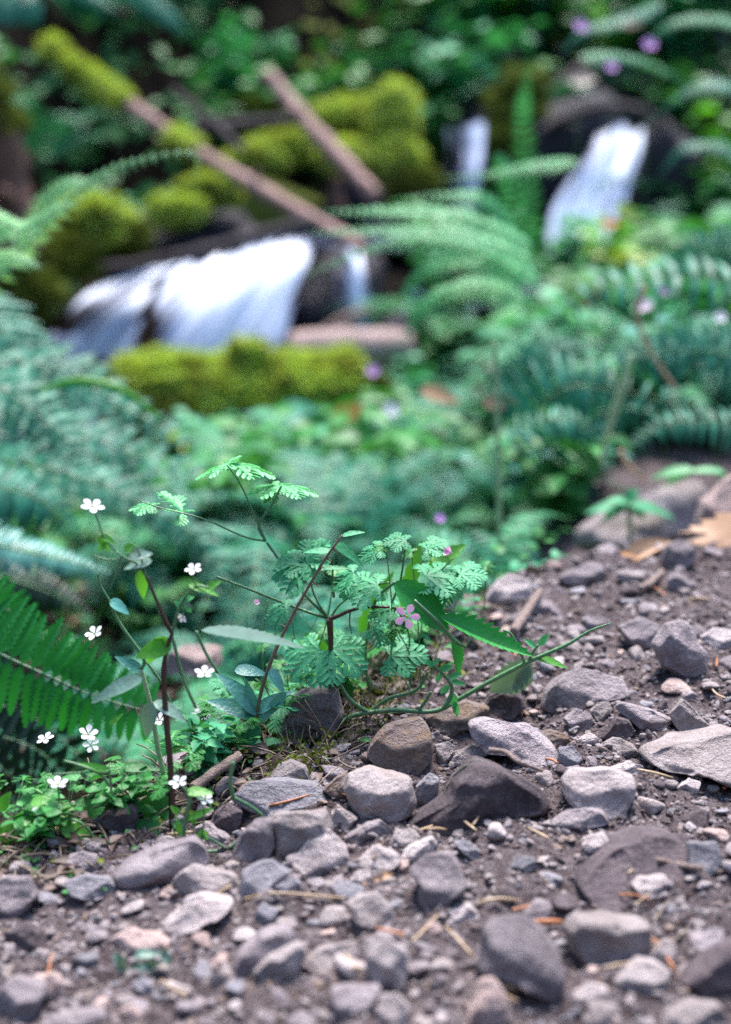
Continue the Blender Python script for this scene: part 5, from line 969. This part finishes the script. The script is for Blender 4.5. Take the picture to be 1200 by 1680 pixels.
stalk('thin pale bent twig hanging by the right fern', [(1060,470),(1045,520),(1070,580),(1110,640)], 2.2, [4,4,3,3], 'straw', 'dry_twig', 'twig')
stalk('short forked dry twig below the right fern', [(1018,740),(1030,762),(1055,785)], 2.15, [5,5,3], 'straw', 'dry_twig', 'twig')
for i, (px, py, Yv, rp_, m_, lb) in enumerate([(1056,500,2.3,13,'pinkp','blurred pink flower before the right fern'),(1066,72,3.4,11,'purplep','small purple flower near the top right'),(953,42,3.6,11,'purplep','small purple flower left of the other one at the top'),(612,608,2.6,11,'purplep','purple flower beside the cut pink log'),(1092,478,2.5,9,'purplep','faint purple flower above the right fern'),(642,672,2.4,14,'white','blurred white flower below the cut pink log'),(1182,520,2.3,10,'white','blurred white flower at the right border'),(1003,108,3.8,10,'purplep','dim purple flower above the right waterfall'),(722,850,1.7,9,'purplep','dark purple flower behind the geranium'),(678,1292,1.09,8,'pinkp','fallen pink petals beside the beige block')]):
    c = at(px, py, Yv); root = thing('wildflower', (c[0], c[1], gz(c[0], c[1])), lb, 'flower'); mb = MB()
    if i < 9: tube(mb, [(c[0]+.02, c[1]+.02, gz(c[0], c[1])), c+[0, .01, -.05], c], [.0014, .001], 5); mb.build('stem', M['stem_green'], root)
    flower(root, px, py, Yv, rp_, m_, face=(.1*(i % 3), -.8, .6), rot=i, pw=.8)
def oddleaf(label, b, t, w_, Yv, m_, name='fallen_leaf', cat='leaf', **k):
    mb = MB(); lp(mb, b, t, w_, Yv, **k); o = mb.build(name, M[m_], loc=at(*b, Yv)); return tag(o, label, cat)
oddleaf('orange-brown leaf caught among the plants below the cut log', (545,690),(600,668),34,3.0,'deadleaf_o',droop=-.2)
oddleaf('pale blue-green oval leaf on the mossy log', (458,682),(525,668),44,3.3,'leaf_blue'); oddleaf('dark red leaf above the right waterfall', (935,132),(982,122),30,4.4,'stem_dark')
oddleaf('dark red leaf near the upper right corner', (1015,38),(1055,34),26,4.2,'bark_red'); oddleaf('yellow leaf cluster tip beside the right waterfall', (1010,335),(1058,362),26,3.6,'leaf_yellow'); oddleaf('orange-yellow leaf below the right waterfall', (985,368),(1020,362),20,3.6,'deadleaf_o')
oddleaf('pale fallen leaf in the greenery right of the grass stalk', (790,662),(862,652),30,2.5,'deadleaf'); oddleaf('pale brown fallen leaf left of the grass stalk', (690,640),(760,655),30,2.6,'deadleaf')
# --- curled dead leaves on the crest
oddleaf('orange dry leaf lying flat at the left end of the leaf litter on the crest', (985,924),(1050,908),34,ghit(1015,918)[1],'deadleaf_o',lobes=5,depth=.2,n=(0,-.4,.9))
oddleaf('curled pale brown leaf behind the grey crest rock', (1022,922),(1098,880),40,ghit(1060,915)[1],'deadleaf',lobes=6,depth=.2,n=(-.2,-.6,.8),fold=.6)
oddleaf('dark curled edge of a brown leaf above the crest rock', (1078,905),(1160,868),28,ghit(1100,905)[1],'deadleaf_d',lobes=5,depth=.3,n=(0,-.6,.8),fold=.8)
oddleaf('large pale brown ragged leaf at the right border on the crest', (1255,850),(1090,895),110,ghit(1130,898)[1],'deadleaf',lobes=7,depth=.3,n=(.1,-.5,.85),seg=28,fold=-.3,wav=.05)
oddleaf('flat brown leaf under the large ragged leaf', (1250,885),(1140,905),40,ghit(1170,905)[1],'deadleaf',lobes=6,depth=.3,n=(0,-.4,.9),seg=22)
# --- crumpled leaf, bits at left edge
def crumple(label, pts, Yv, w_, m_, seed):
    mb = MB()
    for i, (b, t, nn) in enumerate(pts): lp(mb, b, t, w_, Yv, n=nn, droop=.25, val=(seed+i*.3) % 1, wav=.1, fold=.6)
    o = mb.build('crumpled_leaf', M[m_], loc=at(*pts[0][0], Yv)); return tag(o, label, 'leaf')
G = ghit(230, 1605)
crumple('crumpled greyish green dry leaf at lower left', [((186,1565),(212,1606),(.6,-.6,.4)),((205,1602),(255,1575),(0,-.5,.8)),((220,1570),(262,1560),(0,-.4,.9)),((235,1580),(276,1602),(-.2,-.6,.7)),((262,1560),(283,1585),(.5,-.5,.6))], G[1]+.01, 22, 'leaf_grey', 1)
G = ghit(200, 1410); crumple('shredded reddish brown dead leaves by the small dark rock', [((175,1375),(235,1400),(0,-.6,.8)),((190,1392),(245,1378),(0,-.4,.9)),((165,1400),(215,1412),(.2,-.7,.6)),((210,1368),(240,1392),(.4,-.6,.6))], G[1]+.02, 24, 'deadleaf_d', 2)
G = ghit(60, 1430); crumple('big brown bark-like dead leaf at the left border', [((-10,1440),(90,1395),(0,-.7,.7)),((10,1420),(110,1405),(0,-.5,.8))], G[1]+.02, 40, 'deadleaf_d', 3)
G = ghit(620, 1450); crumple('small tan crumbled leaf bits in the middle gravel', [((590,1448),(625,1440),(0,-.5,.8)),((610,1452),(640,1446),(.2,-.5,.8)),((625,1440),(645,1432),(0,-.6,.8))], G[1], 16, 'deadleaf', 4)
# --- sticks and needles on the trail
def stick(label, pts, r, m_, name='stick', up=.004):
    P = []
    for px, py in pts: G = ghit(px, py); P.append((G[0], G[1], gz(G[0], G[1])+up+r[0]*K))
    s = np.dot(np.array(P[0])-CAM, FW)*K; mb = MB(); tube(mb, P, np.array(r)*s, 9, rough=.22, seg=30, seed=int(pts[0][0])); o = mb.build(name, M[m_], loc=P[0]); return tag(o, label, name.replace('_', ' '))
stick('pale dry stick standing out on the upper slope', [(842,1060),(862,1030),(886,992)], [8,8,6], 'wood_pale', up=.01)
stick('short pale stick below the grey crest rock', [(1050,978),(1066,966),(1086,947)], [5,6,6], 'wood_pale')
stick('thin crooked twig lying on the dark slab', [(802,1297),(828,1300),(850,1315),(888,1334)], [5,4,4,3], 'wood_pale', up=.03)
stick('pale blurred stick near the right border beside the square stone', [(1078,1427),(1110,1432),(1150,1446)], [5,6,5], 'wood_pale')
stick('short broken stick leaning on the wide blue-grey rock', [(318,1338),(355,1312),(395,1290)], [8,9,8], 'wood_pale', up=.02)
stick('long thin straw lying across under the star-cornered rock', [(400,1488),(450,1486),(510,1488),(566,1490)], [1.8,2,2.2,1.5], 'straw', 'straw')
stick('reddish stubby twig at lower right above the boulder', [(878,1531),(900,1527),(920,1526)], [4,5,4], 'rust', 'twig'); stick('orange needle above the large blurred boulder', [(840,1505),(862,1500),(882,1496)], [2,2.4,1.6], 'rust', 'needle')
stick('orange needle crossing another near the white-topped wedge stone', [(1016,1486),(1040,1487),(1066,1490)], [2,2,1.5], 'rust', 'needle'); stick('straw needle crossing the orange one near the white-topped wedge', [(1040,1497),(1055,1488),(1068,1480)], [1.6,1.6,1], 'straw', 'needle')
stick('short orange needle at the far right below the half-buried slab', [(1187,1305),(1193,1298),(1200,1290)], [3,3,2], 'rust', 'needle'); stick('thin pale needle below the mossy slab', [(688,1372),(710,1365),(738,1360)], [1.8,2,1.2], 'straw', 'needle')
stick('pale curved straw in the lower middle', [(676,1560),(695,1540),(718,1515)], [2,2.4,1.6], 'straw', 'straw'); stick('thin straw by the half-sunk dark mound', [(1030,1447),(1045,1430),(1062,1408)], [1.8,2,1.4], 'straw', 'straw')
rs = np.random.default_rng(31); used_n = set()
for i in range(62):
    px, py = rs.uniform(0, 1200), rs.uniform(930, 1660); G = ghit(px, py)
    if G[1]-np.interp(G[0], EX, EY) > 0: continue
    a = rs.uniform(0, 3.14); L = rs.uniform(.012, .032); P = [(G[0]+math.cos(a)*L*t, G[1]+math.sin(a)*L*t+.004*t*t, 0) for t in (-.5, 0, .5)]; P = [(x, y, gz(x, y)+.006) for x, y, _ in P]
    m_ = ['rust', 'straw', 'stem_brown', 'straw'][i % 4]; mb = MB(); tube(mb, P, [.0009, .0011, .0006], 5, seg=6); o = mb.build('needle', M[m_], loc=P[1])
    p = min(placed, key=lambda p: math.hypot(px-p[4], py-p[5])); cn = {'rust': 'rusty', 'straw': 'straw-coloured', 'stem_brown': 'brown'}[m_]; side = 'left of' if px < p[4] else 'right of'
    for l in ('thin %s needle %s the %s' % (cn, side, p[8]), 'short %s needle %s the %s' % (cn, side, p[8]), 'fine %s needle beside the %s' % (cn, p[8]), '%s needle on the trail dirt' % cn):
        if len(l.split()) <= 16 and l not in used_n: break
    used_n.add(l); tag(o, l, 'needle', 'dry needles strewn on the trail')
# pinkish boulder beyond the crest, soil slope rocks
rock([(1135,870),(1150,820),(1185,790),(1230,770),(1240,870),(1180,895)], 'pink', 'pinkish boulder beyond the crest at the right border', (-.5,-.4), Yb=1.78, group='rocks beyond the trail crest')
rock([(940,870),(1000,830),(1090,790),(1150,785),(1160,850),(1100,890),(1000,912),(945,900)], 'pale', 'broad grey slope rock behind the sapling stem', (-.6,.1), Yb=1.95, group='rocks beyond the trail crest')
rock([(268,1105),(275,1070),(310,1058),(360,1062),(368,1090),(330,1108)], 'pink', 'pinkish rock seen blurred between the flower stems', (.0,0), Yb=1.6, group='rocks beyond the trail crest')
rock([(395,1250),(400,1200),(440,1180),(470,1195),(468,1245),(430,1262)], 'dark', 'dark rock in the shade behind the round leaf', (.6,0), Yb=1.2, group='rocks beyond the trail crest')
rock([(255,1290),(262,1245),(300,1235),(350,1240),(360,1285),(310,1300)], 'mauve', 'shaded grey rock behind the dark red stem', (.5,0), Yb=1.15, group='rocks beyond the trail crest')
rock([(590,1120),(600,1085),(640,1075),(668,1090),(665,1125),(620,1135)], 'dark', 'dark lump of rock under the pink flower', (.5,0), Yb=1.35, group='rocks beyond the trail crest')
